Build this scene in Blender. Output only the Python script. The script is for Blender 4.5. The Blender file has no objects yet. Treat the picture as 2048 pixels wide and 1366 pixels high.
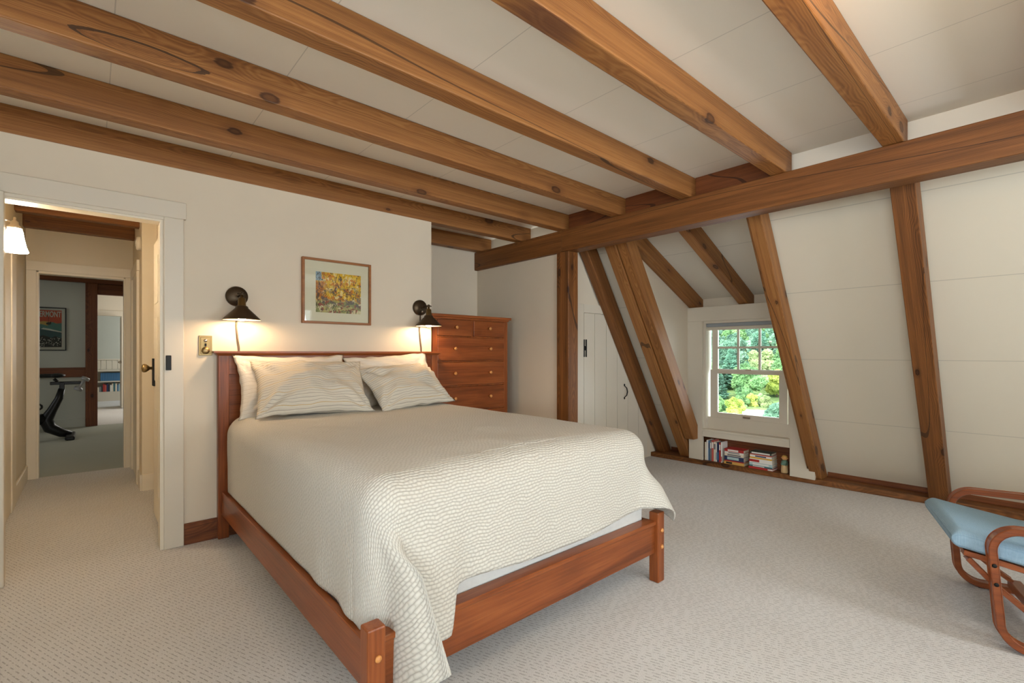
import bpy, bmesh, math, random
from mathutils import Vector, Matrix, noise, Euler
random.seed(7)
R = math.radians
S = bpy.context.scene
COL = S.collection
PI = math.pi

# ------------------------------------------------------------------ materials
def new_mat(name):
    m = bpy.data.materials.new(name); m.use_nodes = True
    nt = m.node_tree; b = nt.nodes['Principled BSDF']
    return m, nt, b
def N(nt, t, **kw):
    n = nt.nodes.new(t)
    for k, v in kw.items():
        if k in n.inputs: n.inputs[k].default_value = v
        else: setattr(n, k, v)
    return n
def L(nt, a, b): nt.links.new(a, b)
def srgb(r, g, b):
    f = lambda c: ((c/255+.055)/1.055)**2.4 if c > 10.3 else c/255/12.92
    return (f(r), f(g), f(b), 1)
def math_n(nt, op, a=None, b=None, c=None):
    n = nt.nodes.new('ShaderNodeMath'); n.operation = op
    for i, v in enumerate((a, b, c)):
        if v is None: continue
        if isinstance(v, (int, float)): n.inputs[i].default_value = v
        else: nt.links.new(v, n.inputs[i])
    return n.outputs[0]
def ramp(nt, fac, stops, interp='LINEAR'):
    n = nt.nodes.new('ShaderNodeValToRGB'); n.color_ramp.interpolation = interp
    e = n.color_ramp.elements
    while len(e) < len(stops): e.new(.5)
    for i, (p, c) in enumerate(stops):
        e[i].position = p; e[i].color = c if len(c) == 4 else (*c, 1)
    nt.links.new(fac, n.inputs[0]); return n.outputs[0]
def mixc(nt, fac, a, b, mode='MIX'):
    n = nt.nodes.new('ShaderNodeMix'); n.data_type = 'RGBA'; n.blend_type = mode
    for sock, v in ((n.inputs[0], fac), (n.inputs[6], a), (n.inputs[7], b)):
        if isinstance(v, (int, float)): sock.default_value = v
        elif isinstance(v, tuple): sock.default_value = v
        else: nt.links.new(v, sock)
    return n.outputs[2]
def coords(nt, scale, rnd=True, kind='Object'):
    tc = nt.nodes.new('ShaderNodeTexCoord'); mp = nt.nodes.new('ShaderNodeMapping')
    mp.inputs['Scale'].default_value = scale
    if rnd:
        oi = nt.nodes.new('ShaderNodeObjectInfo')
        vm = nt.nodes.new('ShaderNodeVectorMath'); vm.operation = 'SCALE'
        vm.inputs[0].default_value = (7.3, 5.1, 3.7); nt.links.new(oi.outputs['Random'], vm.inputs['Scale'])
        va = nt.nodes.new('ShaderNodeVectorMath'); va.operation = 'ADD'
        nt.links.new(tc.outputs[kind], va.inputs[0]); nt.links.new(vm.outputs[0], va.inputs[1])
        nt.links.new(va.outputs[0], mp.inputs[0])
    else:
        nt.links.new(tc.outputs[kind], mp.inputs[0])
    return mp.outputs[0]
def bump(nt, b, h, strength=.3, dist=.01):
    n = nt.nodes.new('ShaderNodeBump'); n.inputs['Strength'].default_value = strength
    n.inputs['Distance'].default_value = dist
    nt.links.new(h, n.inputs['Height']); nt.links.new(n.outputs[0], b.inputs['Normal'])
def tex_noise(nt, vec, scale, detail=4, rough=.55, dist=0):
    n = N(nt, 'ShaderNodeTexNoise', Scale=scale, Detail=detail, Roughness=rough, Distortion=dist)
    nt.links.new(vec, n.inputs['Vector']); return n.outputs['Fac']
def axis_scale(ax, along, across):
    return tuple(along if i == ax else across for i in range(3))

def mat_plain(name, col, rough=.55, metal=0, bumpy=0, bscale=200, spec=.5):
    m, nt, b = new_mat(name)
    b.inputs['Base Color'].default_value = col; b.inputs['Roughness'].default_value = rough
    b.inputs['Metallic'].default_value = metal; b.inputs['Specular IOR Level'].default_value = spec
    v = coords(nt, (1, 1, 1), False)
    f = tex_noise(nt, v, 3.1, 3)
    c = mixc(nt, f, tuple(x*.96 for x in col[:3])+(1,), tuple(min(1, x*1.03) for x in col[:3])+(1,))
    L(nt, c, b.inputs['Base Color'])
    if bumpy: bump(nt, b, tex_noise(nt, v, bscale, 3), bumpy, .002)
    return m

def mat_timber(name, ax, light, mid, dark, knots=1.0, rough=.5, scar=None, stain=None):
    m, nt, b = new_mat(name)
    v = coords(nt, axis_scale(ax, .9, 2.2))
    warp = tex_noise(nt, v, 1.3, 4, .5, .3)
    fine = tex_noise(nt, coords(nt, axis_scale(ax, 1.5, 75.0)), 1.3, 6, .72)
    mids = tex_noise(nt, coords(nt, axis_scale(ax, .5, 22.0)), 1.2, 3, .55)
    vk = coords(nt, axis_scale(ax, 3.3, 6.5))
    vor = N(nt, 'ShaderNodeTexVoronoi', Scale=1.0, Randomness=1.0); L(nt, vk, vor.inputs['Vector'])
    # growth rings round a pith outside the section, bent by the knots
    tc = nt.nodes.new('ShaderNodeTexCoord'); sx = nt.nodes.new('ShaderNodeSeparateXYZ'); L(nt, tc.outputs['Object'], sx.inputs[0])
    oi = nt.nodes.new('ShaderNodeObjectInfo')
    o1, o2 = [i for i in range(3) if i != ax]
    pa = math_n(nt, 'ADD', sx.outputs[o1], math_n(nt, 'MULTIPLY_ADD', oi.outputs['Random'], .16, -.05))
    pb = math_n(nt, 'ADD', sx.outputs[o2], math_n(nt, 'MULTIPLY_ADD', oi.outputs['Random'], -.12, -.02))
    rad = math_n(nt, 'SQRT', math_n(nt, 'ADD', math_n(nt, 'MULTIPLY', pa, pa), math_n(nt, 'MULTIPLY', pb, pb)))
    rad = math_n(nt, 'ADD', rad, math_n(nt, 'MULTIPLY', warp, .05))
    kb = math_n(nt, 'MULTIPLY', math_n(nt, 'MAXIMUM', math_n(nt, 'SUBTRACT', .5, vor.outputs['Distance']), 0.0), .035)
    ring = math_n(nt, 'SINE', math_n(nt, 'MULTIPLY', math_n(nt, 'ADD', rad, kb), 2*PI/.0046))
    ring = math_n(nt, 'MULTIPLY_ADD', ring, .5, .5)
    g = math_n(nt, 'ADD', math_n(nt, 'MULTIPLY', ring, .11), math_n(nt, 'ADD', math_n(nt, 'MULTIPLY', fine, .48), math_n(nt, 'MULTIPLY', mids, .41)))
    c = ramp(nt, g, [(.3, dark), (.48, mid), (.66, light)])
    big = tex_noise(nt, coords(nt, axis_scale(ax, .7, 4.0)), 1.0, 3, .5)
    c = mixc(nt, ramp(nt, big, [(.45, (0, 0, 0)), (.75, (.38, .38, .38))]), c, mixc(nt, .6, c, dark))
    kd = math_n(nt, 'ADD', vor.outputs['Distance'], math_n(nt, 'MULTIPLY', math_n(nt, 'SUBTRACT', fine, .5), .10))
    sep = N(nt, 'ShaderNodeSeparateColor'); L(nt, vor.outputs['Color'], sep.inputs[0])
    has = math_n(nt, 'GREATER_THAN', sep.outputs[0], .3)
    size = math_n(nt, 'MULTIPLY_ADD', sep.outputs[1], .13, .06)
    kr = math_n(nt, 'DIVIDE', kd, size)
    halo = ramp(nt, kr, [(0, (.5,)*3), (.5, (.5,)*3), (1, (0, 0, 0))])
    halo = math_n(nt, 'MULTIPLY', math_n(nt, 'MULTIPLY', ramp(nt, math_n(nt, 'MULTIPLY', kr, .45), [(.3, (.5,)*3), (1, (0,)*3)]), has), .9)
    c = mixc(nt, halo, c, (dark[0]*.75, dark[1]*.62, dark[2]*.55, 1))
    kn = ramp(nt, kr, [(0, (.55,)*3), (.45, (.6,)*3), (.72, (.95,)*3), (.86, (.8,)*3), (1, (0, 0, 0))])
    kn = math_n(nt, 'MULTIPLY', math_n(nt, 'MULTIPLY', kn, has), .9*knots)
    c = mixc(nt, kn, c, (dark[0]*.28, dark[1]*.2, dark[2]*.17, 1))
    # drying checks: thin dark lines along the grain
    vc = coords(nt, axis_scale(ax, .28, 3.2))
    cr = math_n(nt, 'ABSOLUTE', math_n(nt, 'SUBTRACT', tex_noise(nt, vc, .8, 1, .3), .47))
    cm = math_n(nt, 'MULTIPLY', math_n(nt, 'LESS_THAN', cr, .0018), .7)
    c = mixc(nt, cm, c, (.02, .009, .004, 1))
    if scar:      # an old wound grown round: dark oval rim on the room-side face
        cx, cz, a, h = scar
        ex = math_n(nt, 'DIVIDE', math_n(nt, 'SUBTRACT', sx.outputs[0], cx), a); ez = math_n(nt, 'DIVIDE', math_n(nt, 'SUBTRACT', sx.outputs[2], cz), h)
        d = math_n(nt, 'SQRT', math_n(nt, 'ADD', math_n(nt, 'MULTIPLY', ex, ex), math_n(nt, 'MULTIPLY', ez, ez)))
        d = math_n(nt, 'ADD', d, math_n(nt, 'ADD', math_n(nt, 'MULTIPLY', math_n(nt, 'SUBTRACT', warp, .5), .9), math_n(nt, 'MULTIPLY', math_n(nt, 'SUBTRACT', mids, .5), .45)))
        wid = math_n(nt, 'MULTIPLY', math_n(nt, 'MULTIPLY_ADD', ez, .06, .085), math_n(nt, 'MULTIPLY_ADD', fine, 2.2, -.2))
        rim = math_n(nt, 'LESS_THAN', math_n(nt, 'ABSOLUTE', math_n(nt, 'SUBTRACT', d, 1.0)), wid)
        inr = math_n(nt, 'MULTIPLY', math_n(nt, 'LESS_THAN', d, 1.0), math_n(nt, 'MULTIPLY_ADD', math_n(nt, 'SINE', math_n(nt, 'MULTIPLY', d, 30.0)), .2, .3))
        c = mixc(nt, inr, c, dark)
        c = mixc(nt, math_n(nt, 'MULTIPLY', rim, .85), c, (.035, .017, .009, 1))
    if stain:     # bluish sap stain on the underside
        cx, a = stain
        ex = math_n(nt, 'DIVIDE', math_n(nt, 'SUBTRACT', sx.outputs[0], cx), a)
        k = math_n(nt, 'SUBTRACT', math_n(nt, 'SUBTRACT', 1.25, math_n(nt, 'MULTIPLY', ex, ex)), math_n(nt, 'MULTIPLY', mids, 1.0))
        k = math_n(nt, 'MULTIPLY', math_n(nt, 'MINIMUM', math_n(nt, 'MAXIMUM', k, 0.0), .6), math_n(nt, 'LESS_THAN', sx.outputs[2], -.0735))
        c = mixc(nt, k, c, srgb(78, 46, 40))
    L(nt, c, b.inputs['Base Color'])
    b.inputs['Roughness'].default_value = rough; b.inputs['Specular IOR Level'].default_value = .35
    bump(nt, b, math_n(nt, 'SUBTRACT', fine, math_n(nt, 'ADD', kn, cm)), .25, .003)
    return m

def mat_cherry(name, ax, light, mid, dark, rough=.32):
    m, nt, b = new_mat(name)
    v = coords(nt, axis_scale(ax, .8, 9.0))
    w = tex_noise(nt, v, 1.1, 4, .55, .5)
    f = tex_noise(nt, coords(nt, axis_scale(ax, 3, 90.0)), 1.2, 3, .6)
    g = math_n(nt, 'ADD', math_n(nt, 'MULTIPLY', w, .6), math_n(nt, 'MULTIPLY', f, .4))
    c = ramp(nt, g, [(.32, dark), (.5, mid), (.7, light)])
    blotch = tex_noise(nt, coords(nt, axis_scale(ax, 2.2, 7.0)), 1.0, 2, .5)
    c = mixc(nt, ramp(nt, blotch, [(.55, (0, 0, 0)), (.72, (.5,)*3)]), c, dark)
    L(nt, c, b.inputs['Base Color']); b.inputs['Roughness'].default_value = rough
    b.inputs['Specular IOR Level'].default_value = .4
    bump(nt, b, f, .06, .002)
    return m

def mat_emit(name, col, strength, base=(1, 1, 1, 1)):
    m, nt, b = new_mat(name)
    b.inputs['Base Color'].default_value = base
    b.inputs['Emission Color'].default_value = col; b.inputs['Emission Strength'].default_value = strength
    return m

def mat_glass(name, gloss=1.0):
    m = bpy.data.materials.new(name); m.use_nodes = True; nt = m.node_tree; nt.nodes.clear()
    o = nt.nodes.new('ShaderNodeOutputMaterial'); t = nt.nodes.new('ShaderNodeBsdfTransparent')
    g = nt.nodes.new('ShaderNodeBsdfGlossy'); g.inputs['Roughness'].default_value = .02
    t.inputs[0].default_value = (.97, .985, .975, 1)
    fr = nt.nodes.new('ShaderNodeFresnel'); fr.inputs[0].default_value = 1.45
    mx = nt.nodes.new('ShaderNodeMixShader')
    L(nt, math_n(nt, 'MULTIPLY', fr.outputs[0], gloss), mx.inputs[0])
    L(nt, t.outputs[0], mx.inputs[1]); L(nt, g.outputs[0], mx.inputs[2]); L(nt, mx.outputs[0], o.inputs[0])
    return m

def mat_seamed(name, col, axis, seams, rough=.6):
    """painted sheet boards with a narrow joint at each seam position on one axis"""
    m, nt, b = new_mat(name)
    tc = nt.nodes.new('ShaderNodeTexCoord'); sx = nt.nodes.new('ShaderNodeSeparateXYZ')
    L(nt, tc.outputs['Object'], sx.inputs[0]); x = sx.outputs[axis]
    tot = None
    for s, w in seams:
        k = math_n(nt, 'LESS_THAN', math_n(nt, 'ABSOLUTE', math_n(nt, 'SUBTRACT', x, s)), w)
        tot = k if tot is None else math_n(nt, 'MAXIMUM', tot, k)
    f = tex_noise(nt, tc.outputs['Object'], 2.3, 3)
    c = mixc(nt, f, tuple(v*.97 for v in col[:3])+(1,), col)
    c = mixc(nt, math_n(nt, 'MULTIPLY', tot, .35), c, (.22, .20, .17, 1))
    L(nt, c, b.inputs['Base Color']); b.inputs['Roughness'].default_value = rough
    b.inputs['Specular IOR Level'].default_value = .25
    return m

PL, PM, PD = srgb(168, 117, 66), srgb(140, 91, 47), srgb(100, 61, 29)
TIM = [mat_timber('timber_'+'xyz'[i], i, PL, PM, PD) for i in range(3)]
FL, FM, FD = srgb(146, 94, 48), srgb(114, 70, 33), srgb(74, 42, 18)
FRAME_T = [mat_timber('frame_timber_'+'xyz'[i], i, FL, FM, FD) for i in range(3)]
DL, DM, DD = srgb(140, 82, 44), srgb(110, 60, 30), srgb(72, 36, 17)
M_SCAR = mat_timber('timber_x_scarred', 0, PL, PM, PD, scar=(-.75, -.036, .20, .030))
M_STAIN = mat_timber('timber_x_stained', 0, PL, PM, PD, stain=(.28, .24))
DARKT = [mat_timber('dark_timber_'+'xyz'[i], i, DL, DM, DD) for i in range(3)]
CH = [mat_cherry('cherry_'+'xyz'[i], i, srgb(160, 91, 46), srgb(135, 71, 33), srgb(96, 46, 20)) for i in range(3)]
BENT = [mat_cherry('bentwood_'+'xyz'[i], i, srgb(160, 92, 52), srgb(138, 74, 40), srgb(104, 52, 28), .3) for i in range(3)]
M_WALL = mat_plain('wall_paint', srgb(218, 206, 186), .62, 0, .05, 260, .25)
M_WALLG = mat_plain('grey_wall_paint', srgb(190, 191, 180), .62, 0, .05, 260, .25)
M_HALL = mat_plain('hall_wall_paint', srgb(226, 214, 190), .6, 0, .05, 260, .25)
M_TRIM = mat_plain('white_trim_paint', srgb(214, 205, 188), .42, 0, .03, 60)
M_TRIMW = mat_plain('cream_trim_paint', srgb(230, 220, 200), .42, 0, .03, 60)
M_CEIL = mat_seamed('ceiling_boards', srgb(236, 228, 213), 0,
                    [(.62*i+.07, .0022) for i in range(-3, 7)])
M_SLOPE = mat_seamed('slope_boards', srgb(220, 211, 192), 2, [(2.187, .0022), (1.67, .0022), (1.147, .0022), (.615, .0022)])
M_DORM = mat_seamed('dormer_boards', srgb(224, 218, 204), 0, [(4.28, .003)])
M_BLACK = mat_plain('black_iron', srgb(26, 25, 24), .45, .6)
M_BRONZE = mat_plain('dark_bronze', srgb(78, 64, 48), .4, .8)
M_SOCKET = mat_plain('aged_brass_socket', srgb(112, 92, 58), .4, .9)
M_BRASS = mat_plain('brass', srgb(150, 128, 88), .42, 1)
M_NICKEL = mat_plain('nickel', srgb(196, 186, 172), .3, 1)
M_SHADEIN = mat_plain('white_enamel', srgb(236, 228, 214), .4)
M_BULB = mat_emit('bulb_glow', (1, .68, .40, 1), 215)
M_BELL = mat_emit('bell_glass_glow', (1, .80, .56, 1), 135)
M_GLASS = mat_glass('clear_glass')
M_PICGLASS = mat_glass('picture_glass', .8)
M_WHITE = mat_plain('white_cloth', srgb(226, 224, 220), .8, 0, .2, 500)
M_SHADE = mat_plain('grey_roller_fabric', srgb(150, 156, 160), .7)
M_KNOB = mat_plain('pale_turned_wood', srgb(206, 140, 76), .35)
M_CORD = mat_plain('cord_brown', srgb(96, 82, 66), .6)
M_RUBBER = mat_plain('black_rubber', srgb(20, 19, 19), .7)
M_PAGES = mat_plain('book_pages', srgb(222, 214, 196), .8, 0, .3, 300)
M_FIELD = mat_plain('dry_field', srgb(206, 186, 140), .9)

def mat_carpet():
    m, nt, b = new_mat('loop_carpet')
    tc = nt.nodes.new('ShaderNodeTexCoord')
    rot = N(nt, 'ShaderNodeMapping'); rot.inputs['Rotation'].default_value = (0, 0, R(-22))
    L(nt, tc.outputs['Object'], rot.inputs[0])
    mp = N(nt, 'ShaderNodeMapping'); mp.inputs['Scale'].default_value = (62, 40, 1); L(nt, rot.outputs[0], mp.inputs[0])
    nz = tex_noise(nt, mp.outputs[0], 1.0, 2, .5)
    sp = nt.nodes.new('ShaderNodeSeparateXYZ'); L(nt, rot.outputs[0], sp.inputs[0])
    row = math_n(nt, 'PINGPONG', math_n(nt, 'MULTIPLY', sp.outputs[0], 62.0), .5)
    dash = math_n(nt, 'MULTIPLY', math_n(nt, 'LESS_THAN', row, .125), math_n(nt, 'GREATER_THAN', nz, .50))
    fib = tex_noise(nt, tc.outputs['Object'], 330, 3, .7)
    tuft = tex_noise(nt, tc.outputs['Object'], 90, 2, .6)
    cloud = tex_noise(nt, tc.outputs['Object'], 1.6, 4, .6)
    c = ramp(nt, fib, [(.3, srgb(190, 186, 182)), (.7, srgb(238, 237, 235))])
    c = mixc(nt, ramp(nt, cloud, [(.4, (0, 0, 0)), (.75, (.26,)*3)]), c, srgb(194, 186, 178))
    c = mixc(nt, math_n(nt, 'MULTIPLY', dash, .5), c, srgb(104, 97, 92))
    L(nt, c, b.inputs['Base Color']); b.inputs['Roughness'].default_value = .95
    b.inputs['Specular IOR Level'].default_value = .1; b.inputs['Sheen Weight'].default_value = .15
    h = math_n(nt, 'SUBTRACT', math_n(nt, 'ADD', fib, tuft), dash)
    bump(nt, b, h, .5, .006)
    return m
M_CARPET = mat_carpet()

def mat_quilt():
    m, nt, b = new_mat('quilted_coverlet')
    tc = nt.nodes.new('ShaderNodeTexCoord')
    w = N(nt, 'ShaderNodeTexNoise', Scale=11.0, Detail=3.0); L(nt, tc.outputs['UV'], w.inputs['Vector'])
    vm = nt.nodes.new('ShaderNodeVectorMath'); vm.operation = 'MULTIPLY_ADD'
    vm.inputs[1].default_value = (.05, .035, 0); L(nt, w.outputs['Color'], vm.inputs[0]); L(nt, tc.outputs['UV'], vm.inputs[2])
    sp = nt.nodes.new('ShaderNodeSeparateXYZ'); L(nt, vm.outputs[0], sp.inputs[0])
    v = math_n(nt, 'MULTIPLY', sp.outputs[1], PI/.0128)
    rowi = math_n(nt, 'FLOOR', math_n(nt, 'MULTIPLY', sp.outputs[1], 1/.0128))
    off = math_n(nt, 'MULTIPLY', math_n(nt, 'MODULO', rowi, 2.0), PI/2)
    u = math_n(nt, 'ADD', math_n(nt, 'MULTIPLY', sp.outputs[0], PI/.0195), off)
    su = math_n(nt, 'POWER', math_n(nt, 'ABSOLUTE', math_n(nt, 'SINE', u)), .5)
    sv = math_n(nt, 'POWER', math_n(nt, 'ABSOLUTE', math_n(nt, 'SINE', v)), .6)
    h = math_n(nt, 'MULTIPLY', math_n(nt, 'MULTIPLY_ADD', su, .6, .4), sv)
    fib = tex_noise(nt, tc.outputs['UV'], 600, 2)
    c = mixc(nt, h, srgb(174, 168, 157), srgb(213, 209, 199))
    L(nt, c, b.inputs['Base Color']); b.inputs['Roughness'].default_value = .85
    b.inputs['Specular IOR Level'].default_value = .15; b.inputs['Sheen Weight'].default_value = .1
    bump(nt, b, math_n(nt, 'ADD', h, math_n(nt, 'MULTIPLY', fib, .1)), .5, .005)
    return m
M_QUILT = mat_quilt()

def mat_stripes(name, base, line, line2, n=17.0):
    m, nt, b = new_mat(name)
    tc = nt.nodes.new('ShaderNodeTexCoord')
    sp = nt.nodes.new('ShaderNodeSeparateXYZ'); L(nt, tc.outputs['UV'], sp.inputs[0])
    k = math_n(nt, 'MULTIPLY', sp.outputs[1], n)
    fr = math_n(nt, 'FRACT', k); ix = math_n(nt, 'MODULO', math_n(nt, 'FLOOR', k), 5.0)
    a = math_n(nt, 'LESS_THAN', fr, .2)
    a2 = math_n(nt, 'MULTIPLY', math_n(nt, 'GREATER_THAN', fr, .45), math_n(nt, 'LESS_THAN', fr, .53))
    c = mixc(nt, math_n(nt, 'MULTIPLY', a, .75), base, line)
    c = mixc(nt, math_n(nt, 'MULTIPLY', a2, .4), c, line)
    g = math_n(nt, 'MULTIPLY', a, math_n(nt, 'COMPARE', ix, 2.0, .4))
    c = mixc(nt, math_n(nt, 'MULTIPLY', g, .8), c, line2)
    L(nt, c, b.inputs['Base Color']); b.inputs['Roughness'].default_value = .85
    b.inputs['Specular IOR Level'].default_value = .15
    mp = N(nt, 'ShaderNodeMapping'); mp.inputs['Scale'].default_value = (5, 11, 1); L(nt, tc.outputs['UV'], mp.inputs[0])
    bump(nt, b, tex_noise(nt, mp.outputs[0], 1.6, 5, .6, 1.2), .35, .02)
    return m
M_STRIPE = mat_stripes('striped_pillow_cotton', srgb(214, 206, 190), srgb(158, 150, 138), srgb(196, 164, 104), 27.0)
M_PILLOW = mat_stripes('pale_pillow_cotton', srgb(232, 222, 206), srgb(222, 210, 192), srgb(224, 212, 194))

def mat_weave(name, a, c2, scale=520):
    m, nt, b = new_mat(name)
    v = coords(nt, (1, 1, 1), False)
    w1 = N(nt, 'ShaderNodeTexWave', Scale=scale/6.28, Distortion=2.0); w1.bands_direction = 'X'
    w2 = N(nt, 'ShaderNodeTexWave', Scale=scale/6.28, Distortion=2.0); w2.bands_direction = 'Y'
    L(nt, v, w1.inputs[0]); L(nt, v, w2.inputs[0])
    n1 = tex_noise(nt, coords(nt, (30, 420, 30), False), 1.0, 3, .6)
    h = math_n(nt, 'ADD', math_n(nt, 'MULTIPLY', w1.outputs['Fac'], w2.outputs['Fac']), n1)
    c = mixc(nt, math_n(nt, 'MULTIPLY', h, .6), a, c2)
    L(nt, c, b.inputs['Base Color']); b.inputs['Roughness'].default_value = .9
    b.inputs['Specular IOR Level'].default_value = .15
    bump(nt, b, h, .3, .002)
    return m
M_BLUE = mat_weave('blue_woven_fabric', srgb(116, 148, 172), srgb(164, 190, 206))
M_MATT = mat_weave('mattress_ticking', srgb(206, 206, 202), srgb(232, 231, 226), 300)

def mat_art():
    m, nt, b = new_mat('autumn_watercolour')
    tc = nt.nodes.new('ShaderNodeTexCoord')
    v = tc.outputs['UV']
    sp = nt.nodes.new('ShaderNodeSeparateXYZ'); L(nt, v, sp.inputs[0]); x, y = sp.outputs[0], sp.outputs[1]
    n1 = tex_noise(nt, v, 6.5, 4, .7, 1.5)
    wp = N(nt, 'ShaderNodeTexNoise', Scale=9.0, Detail=3.0); L(nt, v, wp.inputs['Vector'])
    vw = nt.nodes.new('ShaderNodeVectorMath'); vw.operation = 'MULTIPLY_ADD'; vw.inputs[1].default_value = (.16, .16, 0)
    L(nt, wp.outputs['Color'], vw.inputs[0]); L(nt, v, vw.inputs[2])
    vor = N(nt, 'ShaderNodeTexVoronoi', Scale=17.0); L(nt, vw.outputs[0], vor.inputs['Vector'])
    sc = N(nt, 'ShaderNodeSeparateColor'); L(nt, vor.outputs['Color'], sc.inputs[0])
    warm = ramp(nt, sc.outputs[0], [(0, srgb(228, 178, 40)), (.35, srgb(236, 196, 84)), (.55, srgb(214, 134, 40)), (.78, srgb(240, 214, 150)), (1, srgb(186, 84, 44))], 'CONSTANT')
    low = ramp(nt, sc.outputs[1], [(0, srgb(142, 142, 90)), (.3, srgb(220, 202, 160)), (.5, srgb(150, 84, 66)), (.75, srgb(186, 170, 110)), (1, srgb(84, 66, 84))], 'CONSTANT')
    c = mixc(nt, ramp(nt, math_n(nt, 'ADD', y, math_n(nt, 'MULTIPLY', n1, .3)), [(.42, (1,)*3), (.5, (0,)*3)]), warm, low)
    red = ramp(nt, math_n(nt, 'SUBTRACT', math_n(nt, 'ADD', x, math_n(nt, 'MULTIPLY', n1, .4)), math_n(nt, 'MULTIPLY', y, .05)), [(.3, (.8,)*3), (.45, (0,)*3)])
    band = ramp(nt, y, [(.3, (0,)*3), (.4, (1,)*3), (.72, (1,)*3), (.8, (0,)*3)])
    c = mixc(nt, math_n(nt, 'MULTIPLY', red, band), c, mixc(nt, n1, srgb(214, 120, 40), srgb(130, 50, 40)))
    sky = math_n(nt, 'MULTIPLY', math_n(nt, 'LESS_THAN', x, .12), math_n(nt, 'GREATER_THAN', y, .78))
    c = mixc(nt, sky, c, srgb(150, 166, 178))
    # dark branching strokes
    mp = N(nt, 'ShaderNodeMapping'); mp.inputs['Scale'].default_value = (9, 3.2, 1); mp.inputs['Rotation'].default_value = (0, 0, .25); L(nt, v, mp.inputs[0])
    st = math_n(nt, 'ABSOLUTE', math_n(nt, 'SUBTRACT', tex_noise(nt, mp.outputs[0], 1.3, 2, .5, 1.0), .5))
    c = mixc(nt, math_n(nt, 'MULTIPLY', math_n(nt, 'LESS_THAN', st, .026), .85), c, srgb(66, 54, 48))
    blot = tex_noise(nt, v, 9.0, 3, .6, .8)
    mid = ramp(nt, y, [(.1, (0,)*3), (.2, (1,)*3), (.55, (1,)*3), (.7, (0,)*3)])
    c = mixc(nt, math_n(nt, 'MULTIPLY', math_n(nt, 'MULTIPLY', math_n(nt, 'GREATER_THAN', blot, .55), mid), .75), c, srgb(84, 76, 84))
    L(nt, c, b.inputs['Base Color']); b.inputs['Roughness'].default_value = .7
    return m
M_ART = mat_art()

def mat_leaf(name, a, c2, dk):
    m, nt, b = new_mat(name)
    v = coords(nt, (1, 1, 1), True)
    f = tex_noise(nt, v, 1.4, 6, .7); g = tex_noise(nt, v, .35, 3, .5)
    c = ramp(nt, f, [(.36, dk), (.5, a), (.66, c2)])
    c = mixc(nt, ramp(nt, g, [(.4, (0,)*3), (.7, (.6,)*3)]), c, c2)
    L(nt, c, b.inputs['Base Color']); b.inputs['Roughness'].default_value = .8
    b.inputs['Specular IOR Level'].default_value = .2
    bump(nt, b, f, .9, .6)
    return m

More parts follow.
